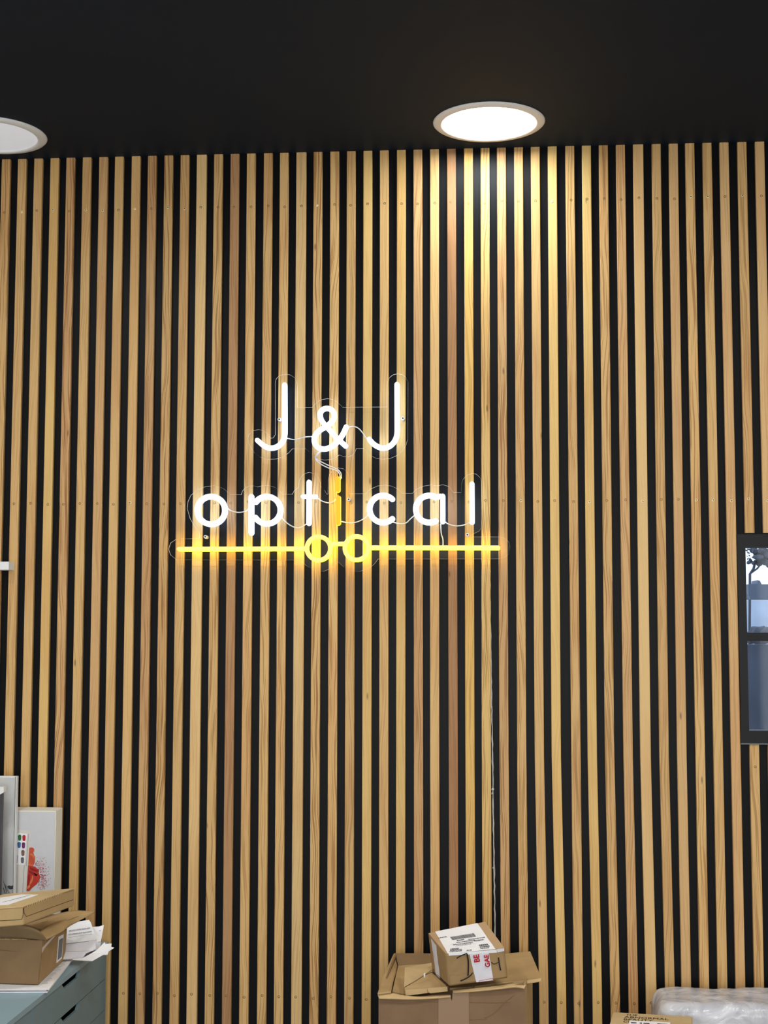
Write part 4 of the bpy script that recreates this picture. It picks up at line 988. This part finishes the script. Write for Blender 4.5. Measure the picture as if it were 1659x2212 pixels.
for v in bm.verts:
    c = Vector((min(max(v.co.x, X0+R_), X1-R_), min(max(v.co.y, Y0_+R_), Y1_-R_), min(max(v.co.z, Z0+R_*.3), Z1-R_)))
    d = v.co-c
    if d.length > 1e-6:
        nn = d.normalized(); v.co = c+nn*min(d.length, R_)
        p = v.co
        wr = noise.noise(Vector((p.x*9+p.z*14, p.y*10, p.z*22)))*.006 + noise.noise(p*45)*.0028 + abs(noise.noise(Vector((p.x*5-p.z*18, p.y*8, p.z*6+3))))*.006
        v.co += nn*wr
        v.co.z += .006*(p.x-X0)/.27*(1 if p.z > Z0+.05 else 0)*.6
        if v.co.z < BT+.0005: v.co.z = BT+.0005
bm_obj('plastic_film', bm, M['film'], wp, smooth=True)
# kraft box with print
kb = empty('printed_kraft_box', (.42, -.33, BT)); tag(kb, 'pale brown printed box lettered THE ABNORMAL BEAUTY CO in front of the wrapped parcel', 'box')
KZ = .665
k1 = PZ(1324, 2186, KZ); k2 = PZ(1496, 2196, KZ); k0 = PZ(1316, 2209, KZ)
d_ = (k2-k1).normalized(); e_ = Vector((d_.y, -d_.x, 0))*.20
tops = [k1+e_, k2+e_, k2, k1]
solid('box_body', tops, [Vector((p.x, p.y, BT)) for p in tops], M['cardtop'], kb, .002)
def K(px, py): p = PZ(px, py, KZ+.0006); return p
o_ = K(1348, 2196.5); 
def ktext(s, x0, y0_, x1, h):
    me = text_mesh(s, 1.0, .0); wd = max(v.co.x for v in me.vertices); bpy.data.meshes.remove(me)
    P0_ = K(x0, y0_); P1_ = K(x1, y0_+(x1-x0)*.055); H_ = K(x0+1, y0_-h)
    return text_on('box_lettering', s, P0_, (P1_-P0_)/wd, (H_-P0_)/.72, M['blackink'], kb, .0, None)
ktext('THE', 1351, 2193.2, 1376, 3.2)
ktext('ABNORMAL', 1348, 2198.2, 1444, 3.8)
ktext('BEAUTY', 1346, 2203.2, 1410, 3.8)
ktext('CO', 1345.5, 2208.0, 1366, 3.6)
bm = bmesh.new(); zl = KZ+.0012
prism(bm, [PZ(1360, 2204.5, zl), PZ(1448, 2209, zl), PZ(1446, 2240, zl), PZ(1352, 2236, zl)], (0, 0, .0005)); bm_obj('shipping_label', bm, M['paper'], kb)
pb = bmesh.new()
for x0, x1 in ((1363, 1375), (1382, 1387), (1390, 1403), (1420, 1442)):
    prism(pb, [PZ(x0, 2208+(x0-1360)*.05, zl+.0006), PZ(x1, 2208+(x1-1360)*.05, zl+.0006), PZ(x1, 2210+(x1-1360)*.05, zl+.0006), PZ(x0, 2210+(x0-1360)*.05, zl+.0006)], (0, 0, .0003))
bm_obj('label_print', pb, M['ink'], kb)
